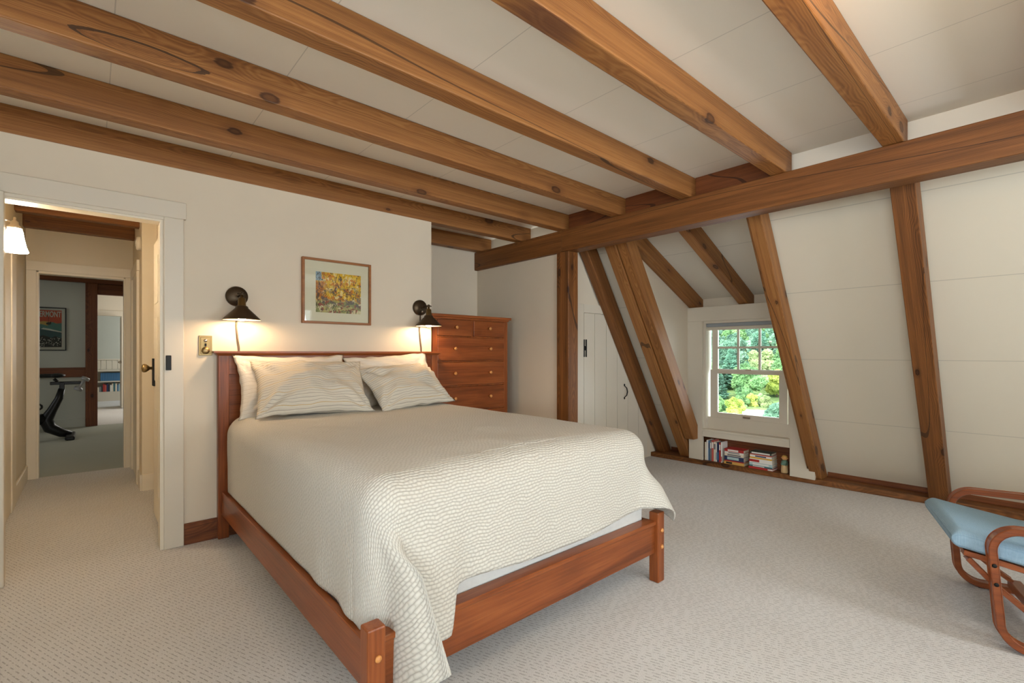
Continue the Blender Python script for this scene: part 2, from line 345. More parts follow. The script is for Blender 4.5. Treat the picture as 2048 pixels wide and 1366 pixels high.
# ------------------------------------------------------------------ mesh helpers
class MB:
    def __init__(s): s.bm = bmesh.new()
    def box(s, x0, x1, y0, y1, z0, z1, bev=0, seg=1, mat=None):
        b = bmesh.new(); bmesh.ops.create_cube(b, size=1)
        for v in b.verts:
            v.co = Vector((x0+(x1-x0)*(v.co.x+.5), y0+(y1-y0)*(v.co.y+.5), z0+(z1-z0)*(v.co.z+.5)))
        if bev: bmesh.ops.bevel(b, geom=b.edges[:], offset=bev, segments=seg, affect='EDGES', profile=.5)
        return s.add(b, mat)
    def add(s, b, mat=None):
        if mat is not None: bmesh.ops.transform(b, matrix=mat, verts=b.verts[:])
        vm = {}
        for v in b.verts: vm[v] = s.bm.verts.new(v.co)
        uvs = b.loops.layers.uv.active; uvd = s.bm.loops.layers.uv.verify() if uvs else None
        for f in b.faces:
            try: nf = s.bm.faces.new([vm[v] for v in f.verts])
            except ValueError: continue
            nf.smooth = f.smooth
            if uvs:
                for l, l2 in zip(f.loops, nf.loops): l2[uvd].uv = l[uvs].uv
        b.free(); return s
    def poly(s, pts, vec, smooth=False):
        """prism: polygon pts (3D) extruded by vec"""
        vec = Vector(vec); p = [Vector(q) for q in pts]; n = len(p)
        a = [s.bm.verts.new(q) for q in p]; c = [s.bm.verts.new(q+vec) for q in p]
        s.bm.faces.new(a); s.bm.faces.new(c[::-1])
        for i in range(n):
            j = (i+1) % n
            s.bm.faces.new((a[j], a[i], c[i], c[j]))
        return s
    def lathe(s, prof, origin=(0, 0, 0), mat=None, n=28, cap=True):
        """profile of (r, z) turned round Z"""
        b = bmesh.new(); rings = []
        for r, z in prof:
            rings.append([b.verts.new((r*math.cos(2*PI*i/n), r*math.sin(2*PI*i/n), z)) for i in range(n)])
        for a, c in zip(rings, rings[1:]):
            for i in range(n):
                j = (i+1) % n
                f = b.faces.new((a[i], a[j], c[j], c[i])); f.smooth = True
        if cap:
            if prof[0][0] > 1e-4: b.faces.new(rings[0][::-1])
            if prof[-1][0] > 1e-4: b.faces.new(rings[-1])
        M = Matrix.Translation(origin)
        if mat is not None: M = M @ mat
        return s.add(b, M)
    def tube(s, pts, r, n=10, closed=False):
        pts = [Vector(p) for p in pts]; b = bmesh.new(); rings = []
        up = Vector((0, 0, 1)); m = len(pts)
        rr = r if isinstance(r, (list, tuple)) else [r]*m
        prev = None
        for i, p in enumerate(pts):
            t = (pts[min(i+1, m-1)]-pts[max(i-1, 0)]).normalized()
            if prev is None:
                a = t.cross(up if abs(t.z) < .95 else Vector((1, 0, 0))).normalized()
            else:
                a = (prev-t*prev.dot(t)).normalized()
            prev = a; c = t.cross(a)
            rings.append([b.verts.new(p+(a*math.cos(2*PI*k/n)+c*math.sin(2*PI*k/n))*rr[i]) for k in range(n)])
        for A, B in zip(rings, rings[1:]):
            for k in range(n):
                j = (k+1) % n; f = b.faces.new((A[k], A[j], B[j], B[k])); f.smooth = True
        b.faces.new(rings[0][::-1]); b.faces.new(rings[-1])
        return s.add(b)
    def sphere(s, c, r, sub=3, scale=(1, 1, 1)):
        b = bmesh.new(); bmesh.ops.create_icosphere(b, subdivisions=sub, radius=r)
        for f in b.faces: f.smooth = True
        return s.add(b, Matrix.Translation(c) @ Matrix.Diagonal((*scale, 1)))
    def strip(s, path, w, t, frame):
        """rectangular section (w across, t thick) swept along a 2D path (y,z) in frame"""
        b = bmesh.new(); rings = []; m = len(path)
        for i, (y, z) in enumerate(path):
            y0, z0 = path[max(i-1, 0)]; y1, z1 = path[min(i+1, m-1)]
            d = Vector((y1-y0, z1-z0)).normalized(); nrm = Vector((-d.y, d.x))
            q = []
            for a, c in ((-1, -1), (1, -1), (1, 1), (-1, 1)):
                for k in ((1, .8), (.86, 1)) if a*c < 0 else ((.86, 1), (1, .8)):
                    q.append(b.verts.new((a*w/2*k[0], y+nrm.x*c*t/2*k[1], z+nrm.y*c*t/2*k[1])))
            rings.append(q)
        n = len(rings[0])
        for A, B in zip(rings, rings[1:]):
            for k in range(n):
                j = (k+1) % n; b.faces.new((A[k], A[j], B[j], B[k]))
        b.faces.new(rings[0][::-1]); b.faces.new(rings[-1])
        bmesh.ops.recalc_face_normals(b, faces=b.faces[:])
        return s.add(b, frame)

def wmat(o):
    M = o.matrix_basis.copy(); p = o.parent
    while p is not None: M = p.matrix_basis @ M; p = p.parent
    return M
def obj(name, mb, mat, parent=None, local=False, smooth=None, mod=None):
    """one mesh object from world-space geometry (or local=True: already in the parent's frame)"""
    bm = mb.bm if isinstance(mb, MB) else mb
    bmesh.ops.recalc_face_normals(bm, faces=bm.faces[:])
    me = bpy.data.meshes.new(name)
    if parent is not None and not local: bm.transform(wmat(parent).inverted())
    bm.to_mesh(me); bm.free()
    for m in (mat if isinstance(mat, (list, tuple)) else [mat]): me.materials.append(m)
    o = bpy.data.objects.new(name, me); COL.objects.link(o)
    if parent is not None: o.parent = parent
    if smooth is not None: me.shade_smooth() if smooth else me.shade_flat()
    return o
def tag(o, label=None, cat=None, group=None, kind=None):
    if label: o['label'] = label
    if cat: o['category'] = cat
    if group: o['group'] = group
    if kind: o['kind'] = kind
    return o
def thing(name, label, cat, loc=(0, 0, 0), rotz=0, group=None):
    o = bpy.data.objects.new(name, None); COL.objects.link(o)
    o.location = loc; o.rotation_euler = (0, 0, rotz); o.empty_display_size = .1
    return tag(o, label, cat, group)
def struct(name, mb, mat, parent=None):
    o = obj(name, mb, mat, parent)
    if parent is None: o['kind'] = 'structure'
    return o
def sempty(name, loc=(0, 0, 0)):
    o = bpy.data.objects.new(name, None); COL.objects.link(o); o.location = loc; o['kind'] = 'structure'
    return o
def copy_tree(o, parent=None, name=None):
    c = o.copy(); COL.objects.link(c)
    if parent is not None: c.parent = parent
    for ch in list(o.children): copy_tree(ch, c)
    return c

# ------------------------------------------------------------------ camera
CAMH = 1.2
cam = bpy.data.cameras.new('camera'); cam.sensor_width = 36; cam.lens = 955*36/2048
cam.shift_y = 23/2048; cam.clip_start = .05; cam.clip_end = 2000
co = bpy.data.objects.new('camera', cam); COL.objects.link(co)
co.location = (0, 0, CAMH); co.rotation_euler = (R(90), 0, R(48.55-90)); S.camera = co

# ------------------------------------------------------------------ room shell
D = 3.6; CZ = 2.495; JZ = 2.345; GY = -2.6; LX = -1.6
b = MB(); b.box(LX-.2, 5.4, GY-.2, 4.5, -.12, 0); b.box(-3.4, 2.6, 4.5, 6.46, -.12, 0); b.box(-3.4, 2.6, 10.52, 18, -.12, 0)
struct('floor', b, M_CARPET)
b = MB(); b.box(-3.4, 2.6, 6.46, 10.52, -.12, 0); struct('floor_study', b, mat_plain('grey_green_carpet', srgb(172, 173, 160), .95, 0, .5, 220, .1))
b = MB(); b.box(LX-.2, 3.62, GY-.2, 4.5, CZ, CZ+.1)
struct('ceiling', b, M_CEIL)
b = MB(); b.box(-3.4, 2.6, 4.5, 18, CZ, CZ+.1)
struct('ceiling_hall', b, M_CEIL)
b = MB(); b.box(LX, -.36, D, D+.1, 0, CZ); b.box(.336, 2.237, D, D+.1, 0, CZ); b.box(-.36, .336, D, D+.1, 2.03, CZ)
b.box(2.14, 2.237, D+.1, 4.38, 0, CZ)
struct('wall_back', b, M_WALL)
b = MB(); b.box(2.237, 3.5, 4.38, 4.48, 0, CZ); struct('wall_alcove', b, M_WALL)
b = MB(); b.box(3.335, 3.40, 3.09, 4.38, 0, 2.2); struct('wall_knee', b, M_WALL)
b = MB(); b.box(3.40, 5.35, 3.10, 3.15, 0, CZ); struct('wall_closet', b, M_WALL)
# gable wall behind the camera with two windows
W2 = (-.55, 1.15, .75, 2.15); W3 = (2.55, 3.35, .8, 2.1)
b = MB(); y0, y1 = GY-.15, GY
b.box(LX-.2, W2[0], y0, y1, 0, CZ); b.box(W2[1], W3[0], y0, y1, 0, CZ); b.box(W3[1], 5.4, y0, y1, 0, CZ)
for w in (W2, W3): b.box(w[0], w[1], y0, y1, 0, w[2]); b.box(w[0], w[1], y0, y1, w[3], CZ)
struct('wall_gable', b, M_WALL)
W4 = (-2.0, .9, .75, 2.1)
b = MB(); b.box(LX-.15, LX, GY, W4[0], 0, CZ); b.box(LX-.15, LX, W4[1], D+.1, 0, CZ); b.box(LX-.15, LX, W4[0], W4[1], 0, W4[2]); b.box(LX-.15, LX, W4[0], W4[1], W4[3], CZ)
struct('wall_left', b, M_WALL)
e = sempty('fill_window_4', (LX, W4[0], W4[2]))  # added window out of view, put in to give the room soft fill
b = MB(); b.box(LX-.1, LX+.02, W4[0]-.09, W4[0]+.05, W4[2]-.09, W4[3]+.09); b.box(LX-.1, LX+.02, W4[1]-.05, W4[1]+.09, W4[2]-.09, W4[3]+.09)
b.box(LX-.1, LX+.02, W4[0]+.05, W4[1]-.05, W4[3]-.05, W4[3]+.09); b.box(LX-.1, LX+.03, W4[0]+.05, W4[1]-.05, W4[2]-.09, W4[2]+.05); b.box(LX-.08, LX-.03, -.58, -.52, W4[2]+.05, W4[3]-.05)
struct('window_frame', b, M_TRIM, e)
b = MB(); b.box(LX-.06, LX-.055, W4[0]+.05, W4[1]-.05, W4[2]+.05, W4[3]-.05); struct('glass_pane', b, M_GLASS, e)
for nm, w in (('window_2', W2), ('window_3', W3)):
    e = sempty(nm, (w[0], GY, w[2]))
    b = MB(); f = .09
    b.box(w[0]-f, w[0]+.05, GY-.1, GY+.02, w[2]-f, w[3]+f); b.box(w[1]-.05, w[1]+f, GY-.1, GY+.02, w[2]-f, w[3]+f)
    b.box(w[0]+.05, w[1]-.05, GY-.1, GY+.02, w[3]-.05, w[3]+f); b.box(w[0]+.05, w[1]-.05, GY-.1, GY+.03, w[2]-f, w[2]+.05)
    b.box((w[0]+w[1])/2-.03, (w[0]+w[1])/2+.03, GY-.08, GY-.03, w[2], w[3])
    struct('window_frame', b, M_TRIM, e)
    b = MB(); b.box(w[0], w[1], GY-.06, GY-.055, w[2], w[3]); struct('glass_pane', b, M_GLASS, e)

# sloped lower roof: front faces of rafters on X = 3.63 + .64 (2.15 - z); boards .2 behind
def PX(z, off=0): return 3.63+off+.64*(2.15-z)
NRM = Vector((1, 0, .64)).normalized()
b = MB()
def slope_panel(ya, yb, z0=.0, z1=CZ, off=.2):
    b.poly([(PX(z0, off), ya, z0), (PX(z1, off), ya, z1), (PX(z1, off), yb, z1), (PX(z0, off), yb, z0)], NRM*.06)
slope_panel(GY, 1.47); slope_panel(2.66, 3.12)
b.poly([(3.45, 3.1, CZ), (3.52, 3.1, 2.26), (3.52, 4.4, 2.26), (3.45, 4.4, CZ)], (.05, 0, 0))
struct('wall_right', b, M_SLOPE)
b = MB(); b.box(3.44, 3.46, GY, 1.17, 2.30, CZ); struct('trim_frieze', b, M_CEIL)
# dormer: cheeks, ceiling, window wall
DZ = lambda x, o=0: 2.15-.454*(x-3.95)+o
b = MB()
for nm, ya, yb in (('wall_dormer_left', 2.66, 2.70), ('wall_dormer_right', 1.43, 1.468)):
    b = MB(); b.poly([(PX(2.50, .192), ya, 2.50), (PX(.1, .192), ya, .1), (5.2, ya, .1), (5.2, ya, 1.9), (3.9, ya, 2.50)], (0, yb-ya, 0))
    struct(nm, b, M_WALL)
b = MB(); b.poly([(3.40, 1.44, DZ(3.40, .163)), (5.2, 1.44, DZ(5.2, .163)), (5.2, 2.69, DZ(5.2, .163)), (3.40, 2.69, DZ(3.40, .163))], (0, 0, .06))
struct('ceiling_dormer', b, M_DORM)
b = MB(); b.box(5.09, 5.13, 1.45, 2.68, 1.55, 1.86); b.box(5.09, 5.13, 1.45, 1.62, 0, 1.6); b.box(5.09, 5.13, 2.5, 2.68, 0, 1.6)
b.box(5.10, 5.13, 1.6, 2.52, 0, .5)
struct('wall_dormer', b, M_WALL)
# ------------------------------------------------------------------ window in the dormer
w1 = sempty('window_1', (4.93, 2.06, .05)); X = 4.93
b = MB(); b.box(X-.005, X+.16, 1.47, 2.66, 1.54, 1.693, .003); struct('header_board', b, M_TRIM, w1)
b = MB(); b.poly([(X, 2.492, 1.54), (X, 2.66, 1.54), (X, 2.66, .33), (X, 2.645, .245), (X, 2.645, .045), (X, 2.492, .045)], (.03, 0, 0))
struct('side_casing', b, M_TRIM, w1)
b = MB(); b.poly([(X, 1.47, 1.54), (X, 1.637, 1.54), (X, 1.637, .045), (X, 1.49, .045), (X, 1.43, .045), (X, 1.43, .245), (X, 1.47, .25)], (.03, 0, 0))
struct('side_casing', b, M_TRIM, w1)
b = MB(); b.box(X+.03, X+.16, 2.47, 2.492, .33, 1.54); b.box(X+.03, X+.16, 1.637, 1.66, .33, 1.54); b.box(X+.03, X+.16, 1.66, 2.47, 1.515, 1.54)
struct('jamb', b, M_TRIM, w1)
b = MB(); b.box(X-.012, X+.13, 1.637, 2.492, .365, .388, .004, 2); b.box(X, X+.02, 1.64, 2.49, .307, .365); struct('window_sill', b, M_TRIM, w1)
b = MB(); b.box(X+.075, X+.11, 1.66, 2.47, .385, .515); struct('apron_board', b, M_TRIM, w1)
YL, YR = 2.445, 1.685
def sash(name, xa, xb, za, zb, st, bot, top, mun=None):
    b = MB(); b.box(xa, xb, YL-st, YL, za, zb, .002); b.box(xa, xb, YR, YR+st, za, zb, .002)
    b.box(xa, xb, YR+st, YL-st, za, za+bot, .002); b.box(xa, xb, YR+st, YL-st, zb-top, zb, .002)
    o = struct(name, b, M_TRIM, w1)
    if mun:
        b = MB(); wv = (YL-YR-2*st)/3
        for k in (1, 2): b.box(xa+.008, xb-.008, YR+st+wv*k-.011, YR+st+wv*k+.011, za+bot, zb-top)
        zm = za+bot+(zb-top-za-bot)*.5
        for k in range(3):
            b.box(xa+.009, xb-.009, YR+st+wv*k+(.011 if k else 0), YR+st+wv*(k+1)-(.011 if k < 2 else 0), zm-.011, zm+.011)
        struct('muntin', b, M_TRIM, o)
    b = MB(); b.box((xa+xb)/2-.002, (xa+xb)/2+.002, YR+st, YL-st, za+bot, zb-top); struct('glass_pane', b, M_GLASS, o)
    return o
sash('upper_sash', X+.125, X+.155, .99, 1.535, .06, .04, .05, True)
lo = sash('lower_sash', X+.085, X+.12, .512, 1.022, .075, .055, .04)
b = MB(); b.box(X+.075, X+.086, 2.03, 2.10, .53, .55, .003); b.box(X+.083, X+.1, 2.02, 2.08, 1.022, 1.034, .003); struct('sash_latch', b, M_NICKEL, lo)
# roller shade
t = thing('roller_shade', 'rolled up grey roller shade at the top of the dormer window', 'window shade', (X+.05, 2.06, 1.44))
b = MB(); b.box(X+.035, X+.075, 1.662, 2.468, 1.478, 1.514, .006, 2); obj('shade_roll', b, M_SHADE, t)
b = MB(); b.box(X+.05, X+.062, 1.665, 2.465, 1.442, 1.478, .003); obj('hem_bar', b, M_TRIM, t)
# ------------------------------------------------------------------ closet door under the slope
d3 = sempty('door_3', (3.67, 3.10, 0)); yc = 3.1
def sl(z): return 3.665+(1.686-z)*.617+.205      # sloped edge hidden behind the first rafter
b = MB(); b.box(3.43, 3.672, yc-.02, yc, 0, 1.686, .002); b.poly([(3.672, yc-.02, 1.602), (3.672, yc-.02, 1.686), (sl(1.686)+.1, yc-.02, 1.686), (sl(1.602)+.1, yc-.02, 1.602)], (0, .02, 0))
struct('door_casing', b, M_TRIM, d3)
b = MB(); xs = [3.678, 3.847, 4.036, 4.226, 4.42, 4.62, 4.8]
for xa, xb in zip(xs, xs[1:]):
    zt = lambda x: min(1.597, 1.686-(x-3.98)/.617)
    xa += .003; xb -= .003
    pts = [(xa, yc-.016, .03), (xb, yc-.016, .03), (xb, yc-.016, max(.04, zt(xb))), (xa, yc-.016, max(.05, zt(xa)))]
    b.poly(pts, (0, .014, 0))
struct('door_planks', b, M_TRIM, d3)
b = MB()
for dx in (-.016, .016): b.box(3.692+dx-.008, 3.692+dx+.008, yc-.024, yc-.016, 1.16, 1.335, .002)
b.box(3.68, 3.704, yc-.026, yc-.018, 1.225, 1.27, .002)
struct('hinge', b, M_BLACK, d3)
b = MB(); b.tube([(4.352, yc-.02, .845), (4.357, yc-.045, .82), (4.36, yc-.052, .78), (4.357, yc-.045, .742), (4.352, yc-.02, .718)], [.004, .006, .007, .006, .004])
b.sphere((4.352, yc-.02, .852), .01, 2, (1, .5, 1.5)); b.sphere((4.352, yc-.02, .71), .01, 2, (1, .5, 1.5))
struct('pull_handle', b, M_BLACK, d3)
# ------------------------------------------------------------------ bedroom doorway and hall
d1 = sempty('door_1', (0, D, 0))
b = MB(); b.box(.336, .437, D-.022, D, 0, 2.03, .003); struct('side_casing', b, M_TRIM, d1)
b = MB(); b.box(-.43, -.332, D-.05, D, 0, 2.03, .003); struct('side_casing', b, M_TRIM, d1)
b = MB(); b.box(-.445, .45, D-.024, D, 2.03, 2.133, .003); b.box(-.332, .336, D-.014, D, 2.012, 2.03); struct('head_casing', b, M_TRIM, d1)
b = MB(); b.box(.318, .336, D-.005, D+.1, 0, 2.012); b.box(-.36, -.34, D-.005, D+.1, 0, 2.012); b.box(-.34, .318, D-.005, D+.1, 2.0, 2.012)
struct('jamb', b, M_TRIMW, d1)
b = MB(); b.box(.345, .372, D-.032, D-.022, 1.095, 1.185, .002); struct('strike_plate', b, M_BLACK, d1)
# door leaf folded back along the right hall wall
lf = MB(); lf.box(.352, .388, D+.11, D+.80, .02, 2.0, .003)
leaf = struct('door_leaf', lf, M_TRIMW, d1)
b = MB()
for z0, z1 in ((.2, .8), (1.0, 1.45), (1.55, 1.88)):
    for ya in (D+.2, D+.49):
        b.box(.348, .353, ya, ya+.22, z0, z1, .004)
struct('door_panel', b, M_TRIMW, leaf)
b = MB(); b.box(.34, .353, D+.70, D+.79, .96, 1.16, .002); struct('rim_lock', b, M_BLACK, leaf)
b = MB(); b.lathe([(0, -.01), (.012, -.008), (.010, .02), (.018, .028), (.029, .042), (.031, .055), (.024, .066), (0, .07)], (.345, D+.745, 1.09), Matrix.Rotation(R(-90), 4, 'Y'))
struct('knob', b, M_BRASS, leaf)
b = MB(); b.box(-.50, -.457, D+.1, 6.42, 0, CZ); struct('wall_hall_left', b, M_HALL)
b = MB(); b.box(.44, .50, D+.1, 5.25, 0, CZ); b.box(.337, .50, 5.25, 6.42, 0, CZ); struct('wall_hall_right', b, M_HALL)
b = MB(); b.box(-3.4, -.385, 6.42, 6.52, 0, CZ); b.box(.275, 2.6, 6.42, 6.52, 0, CZ); b.box(-.385, .275, 6.42, 6.52, 1.985, CZ); struct('wall_hall_end', b, M_HALL)
d2 = sempty('door_2', (0, 6.42, 0))
b = MB(); b.box(-.455, -.385, 6.40, 6.42, 0, 1.985, .003); struct('side_casing', b, M_TRIMW, d2)
b = MB(); b.box(.275, .337, 6.40, 6.42, 0, 1.985, .003); struct('side_casing', b, M_TRIMW, d2)
b = MB(); b.box(-.455, .337, 6.398, 6.42, 1.985, 2.075, .003); struct('head_casing', b, M_TRIMW, d2)
b = MB(); b.box(-.385, -.37, 6.41, 6.53, 0, 1.975); b.box(.262, .275, 6.41, 6.53, 0, 1.975); b.box(-.37, .262, 6.41, 6.53, 1.962, 1.985); struct('jamb', b, M_TRIMW, d2)
# casings of the side doors in the hall
d4 = sempty('door_4', (-.457, 5.3, 0))
b = MB(); b.box(-.457, -.437, 5.16, 5.27, 0, 1.95, .003); b.box(-.457, -.44, 5.285, 5.45, 0, 1.95, .003); b.box(-.457, -.437, 4.25, 5.45, 1.95, 2.05, .003); struct('side_casing', b, M_TRIMW, d4)
b = MB(); b.box(-.457, -.445, 4.35, 5.16, .01, 1.95); struct('door_leaf', b, M_TRIMW, d4)
d5 = sempty('door_5', (.337, 5.9, 0))
b = MB(); b.box(.315, .337, 5.52, 5.62, 0, 1.95, .003); b.box(.315, .337, 5.5, 6.38, 1.95, 2.05, .003); b.box(.315, .337, 6.27, 6.37, 0, 1.95, .003); struct('side_casing', b, M_TRIMW, d5)
b = MB(); b.box(.329, .337, 5.62, 6.27, .01, 1.95); struct('door_leaf', b, M_TRIMW, d5)
b = MB(); b.box(-.457, -.442, 5.46, 6.40, 0, .14, .003); b.box(.322, .337, 5.24, 5.5, 0, .14, .003); b.box(.337, .44, 5.235, 5.25, 0, .14, .003); struct('baseboard_hall', b, M_TRIMW)
b = MB(); b.box(.437, 2.237, D-.018, D, 0, .132, .003); struct('baseboard_back', b, DARKT[0])
b = MB(); b.box(2.237, 3.335, 4.362, 4.38, 0, .12, .003); struct('baseboard_alcove', b, DARKT[0])
# ------------------------------------------------------------------ far rooms beyond the hall
b = MB(); b.box(-3.4, -.06, 10.5, 10.6, 0, CZ); struct('wall_study', b, M_WALLG)
b = MB(); b.box(-3.4, -3.3, 6.52, 18, 0, CZ); b.box(2.5, 2.6, 6.52, 18, 0, CZ); struct('wall_study_sides', b, M_WALLG)
b = MB(); b.box(-3.3, -.06, 10.482, 10.5, 0, .14, .003); struct('baseboard_study', b, M_WALLG)
b = MB(); b.box(-3.3, .10, 14, 14.1, 0, CZ); b.box(.56, 2.5, 14, 14.1, 0, CZ); b.box(.1, .56, 14, 14.1, 2.03, CZ); struct('wall_far', b, M_TRIM)
d6 = sempty('door_6', (.3, 14, 0))
b = MB(); b.box(-.02, .6, 13.97, 14, 2.03, 2.15, .003); b.box(.0, .10, 13.97, 14, 0, 2.03, .003); struct('head_casing', b, M_TRIM, d6)
b = MB(); b.box(.505, .545, 13.3, 14, .02, 2.0, .003); dl6 = struct('door_leaf', b, M_TRIM, d6)
b = MB(); b.sphere((.48, 13.36, 1.0), .03, 2); struct('knob', b, M_NICKEL, dl6)
b = MB(); b.box(-3.3, 2.5, 16.0, 16.1, 0, CZ); struct('wall_end', b, M_WALLG)
b = MB()
for k in range(24): b.box(-.9+k*.11, -.9+k*.11+.104, 15.975, 16, .78, 1.02, .003)
b.box(-.9, 1.75, 15.96, 16, 1.02, 1.05); struct('trim_beadboard', b, M_TRIM)

# ------------------------------------------------------------------ timbers
def timber(name, label, cat, lo, hi, ax, mats, bev=.006, group=None):
    """straight squared timber; its mesh sits in its own frame so the grain runs along it"""
    c = [(a+q)/2 for a, q in zip(lo, hi)]; h = [(q-a)/2 for a, q in zip(lo, hi)]
    b = MB(); b.box(-h[0], h[0], -h[1], h[1], -h[2], h[2], bev, 2)
    # gentle hand-hewn waviness along the length
    o = obj(name, b, mats[ax]); o.location = c
    return tag(o, label, cat, group)
joists = [(-.085, 'ceiling beam directly overhead, nearest the camera'), (.532, 'ceiling beam at top right, rightmost of the row seen whole'),
          (1.115, 'ceiling beam second from the right, with the dark purple streak underneath'), (1.75, 'ceiling beam third from the right, running over the foot of the bed'),
          (2.367, 'ceiling beam with the big oval dark scar near its left end'), (2.997, 'ceiling beam next in front of the beam on top of the headboard wall'),
          (3.60, 'ceiling beam lying along the top of the headboard wall'), (4.25, 'short ceiling beam above the chest of drawers in the alcove')]
for i, (y, lab) in enumerate(joists):
    if i == 0: continue
    x0 = LX if i < 7 else 2.24
    timber('ceiling_beam', 'brown pine '+lab, 'ceiling beam', (x0, y-(.004 if i == 6 else 0), JZ), (3.44 if i > 5 else 3.40, y+(.096 if i != 6 else .09), CZ), 0, [M_SCAR] if i == 4 else [M_STAIN] if i == 2 else TIM)
timber('ceiling_beam', 'brown pine ceiling beam crossing behind the camera by the lamp glow', 'ceiling beam', (LX, -.075, JZ), (3.40, .02, CZ), 0, TIM)
for ya, yb, lab in ((1.215, 1.75, 'short wooden blocking between the second and third ceiling beams from the right'), (1.85, 2.367, 'short wooden blocking at the right end of the bay over the bed foot'),
                    (2.467, 2.997, 'short wooden blocking with a dark knot above the top of the post')):
    timber('blocking_board', lab, 'wood block', (3.355, ya+.001, JZ-.04), (3.395, yb-.001, CZ), 1, DARKT, .002)
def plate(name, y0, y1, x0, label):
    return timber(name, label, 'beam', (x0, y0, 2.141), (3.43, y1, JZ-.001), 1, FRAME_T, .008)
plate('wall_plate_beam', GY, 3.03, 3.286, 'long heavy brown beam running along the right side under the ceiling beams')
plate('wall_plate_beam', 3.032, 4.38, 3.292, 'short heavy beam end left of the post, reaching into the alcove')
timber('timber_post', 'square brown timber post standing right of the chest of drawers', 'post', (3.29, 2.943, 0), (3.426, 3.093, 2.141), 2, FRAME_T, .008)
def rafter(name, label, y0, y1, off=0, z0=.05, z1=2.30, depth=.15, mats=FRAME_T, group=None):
    """rafter leaning on the lower roof slope, grain along local X"""
    a = Vector((PX(z0, off), 0, z0)); c = Vector((PX(z1, off), 0, z1)); Lh = (c-a).length; u = (c-a).normalized()
    ang = math.atan2(u.z, u.x)          # direction in the XZ plane
    M = Matrix.Rotation(-ang, 4, 'Y')
    b = MB()
    # local: x along, z = normal pointing into the roof
    nl = M.to_3x3().inverted() @ NRM; s = 1 if nl.z > 0 else -1
    # foot cut level with the sill, in local coordinates
    k = s*depth*math.tan(math.pi/2-abs(ang if ang < PI/2 else PI-ang))
    dx = depth*.64
    pts = [(0, 0, 0), (Lh, 0, 0), (Lh, 0, s*depth), (dx*(1 if False else 1)*-1*0-dx*0+0, 0, 0)]
    foot = depth*(NRM.z/u.z) if u.z else 0
    pts = [(0, 0, 0), (Lh, 0, 0), (Lh, 0, s*depth), (-foot, 0, s*depth)]
    hw = (y1-y0)/2
    b.poly([(p[0], -hw, p[2]) for p in pts], (0, 2*hw, 0))
    bmesh.ops.bevel(b.bm, geom=b.bm.edges[:], offset=.005, segments=2, affect='EDGES', profile=.5)
    o = obj(name, b, mats[0]); o.location = (a.x, (y0+y1)/2, a.z); o.rotation_euler = (0, -ang, 0)
    return tag(o, label, 'rafter', group)
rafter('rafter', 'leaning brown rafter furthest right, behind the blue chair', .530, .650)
rafter('rafter', 'leaning brown rafter on the right side of the dormer window', 1.388, 1.478, mats=TIM)  # lighter timber here and on the next three: dormer window light put into colour
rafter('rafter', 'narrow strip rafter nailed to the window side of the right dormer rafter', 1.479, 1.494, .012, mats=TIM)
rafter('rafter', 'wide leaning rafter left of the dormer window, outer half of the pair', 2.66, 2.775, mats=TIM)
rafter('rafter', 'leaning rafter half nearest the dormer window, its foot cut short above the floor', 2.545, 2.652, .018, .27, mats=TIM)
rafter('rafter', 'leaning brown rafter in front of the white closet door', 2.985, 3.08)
def dorm_rafter(label, y0, y1):
    a = Vector((3.40, 0, DZ(3.40))); c = Vector((5.09, 0, DZ(5.09))); u = (c-a); Lh = u.length
    ang = math.atan2(u.z, u.x); hw = (y1-y0)/2; hgt = .16*math.cos(ang)
    b = MB(); b.box(0, Lh, -hw, hw, 0, hgt, .005, 2)
    # trim the low end to a plumb cut resting on the header
    o = obj('dormer_rafter', b, TIM[0]); o.location = (a.x, (y0+y1)/2, a.z); o.rotation_euler = (0, -ang, 0)  # lighter timber again carries the window light in its colour
    return tag(o, label, 'rafter')
dorm_rafter('gently sloping rafter on the left side of the dormer ceiling', 2.564, 2.655)
dorm_rafter('gently sloping rafter in the middle of the dormer ceiling above the window', 2.022, 2.118)
# sill timber on the floor, slightly out of square with the room as in the house
sx0, sx1 = 4.893, 5.12
b = MB(); ang = math.atan2(-(5.10-4.893), 3.10-GY+.0)
def sill_x(y): return 4.893+(3.044-y)*.0385
h = .05
b = MB(); b.poly([(sill_x(GY), GY, 0), (sill_x(3.1), 3.1, 0), (5.19, 3.1, 0), (5.30, GY, 0)], (0, 0, h))
bmesh.ops.bevel(b.bm, geom=b.bm.edges[:], offset=.006, segments=2, affect='EDGES', profile=.5)
tag(obj('sill_timber', b, FRAME_T[1]), 'low brown timber sill on the carpet along the foot of the slope', 'sill')
for ya, yb, lab in ((GY, .529, 'dark backing board on the sill behind the blue chair'), (.651, 1.387, 'dark backing board on the sill between the two right rafters'), (2.776, 2.984, 'dark backing board at the foot of the slope beside the closet door')):
    timber('backing_board', lab, 'board', (5.145, ya, h), (5.165, yb, .115), 1, DARKT, .002)
timber('backing_board', 'dark board at the back of the book niche under the window', 'board', (5.08, 1.50, .051), (5.099, 2.63, .36), 1, DARKT, .002)
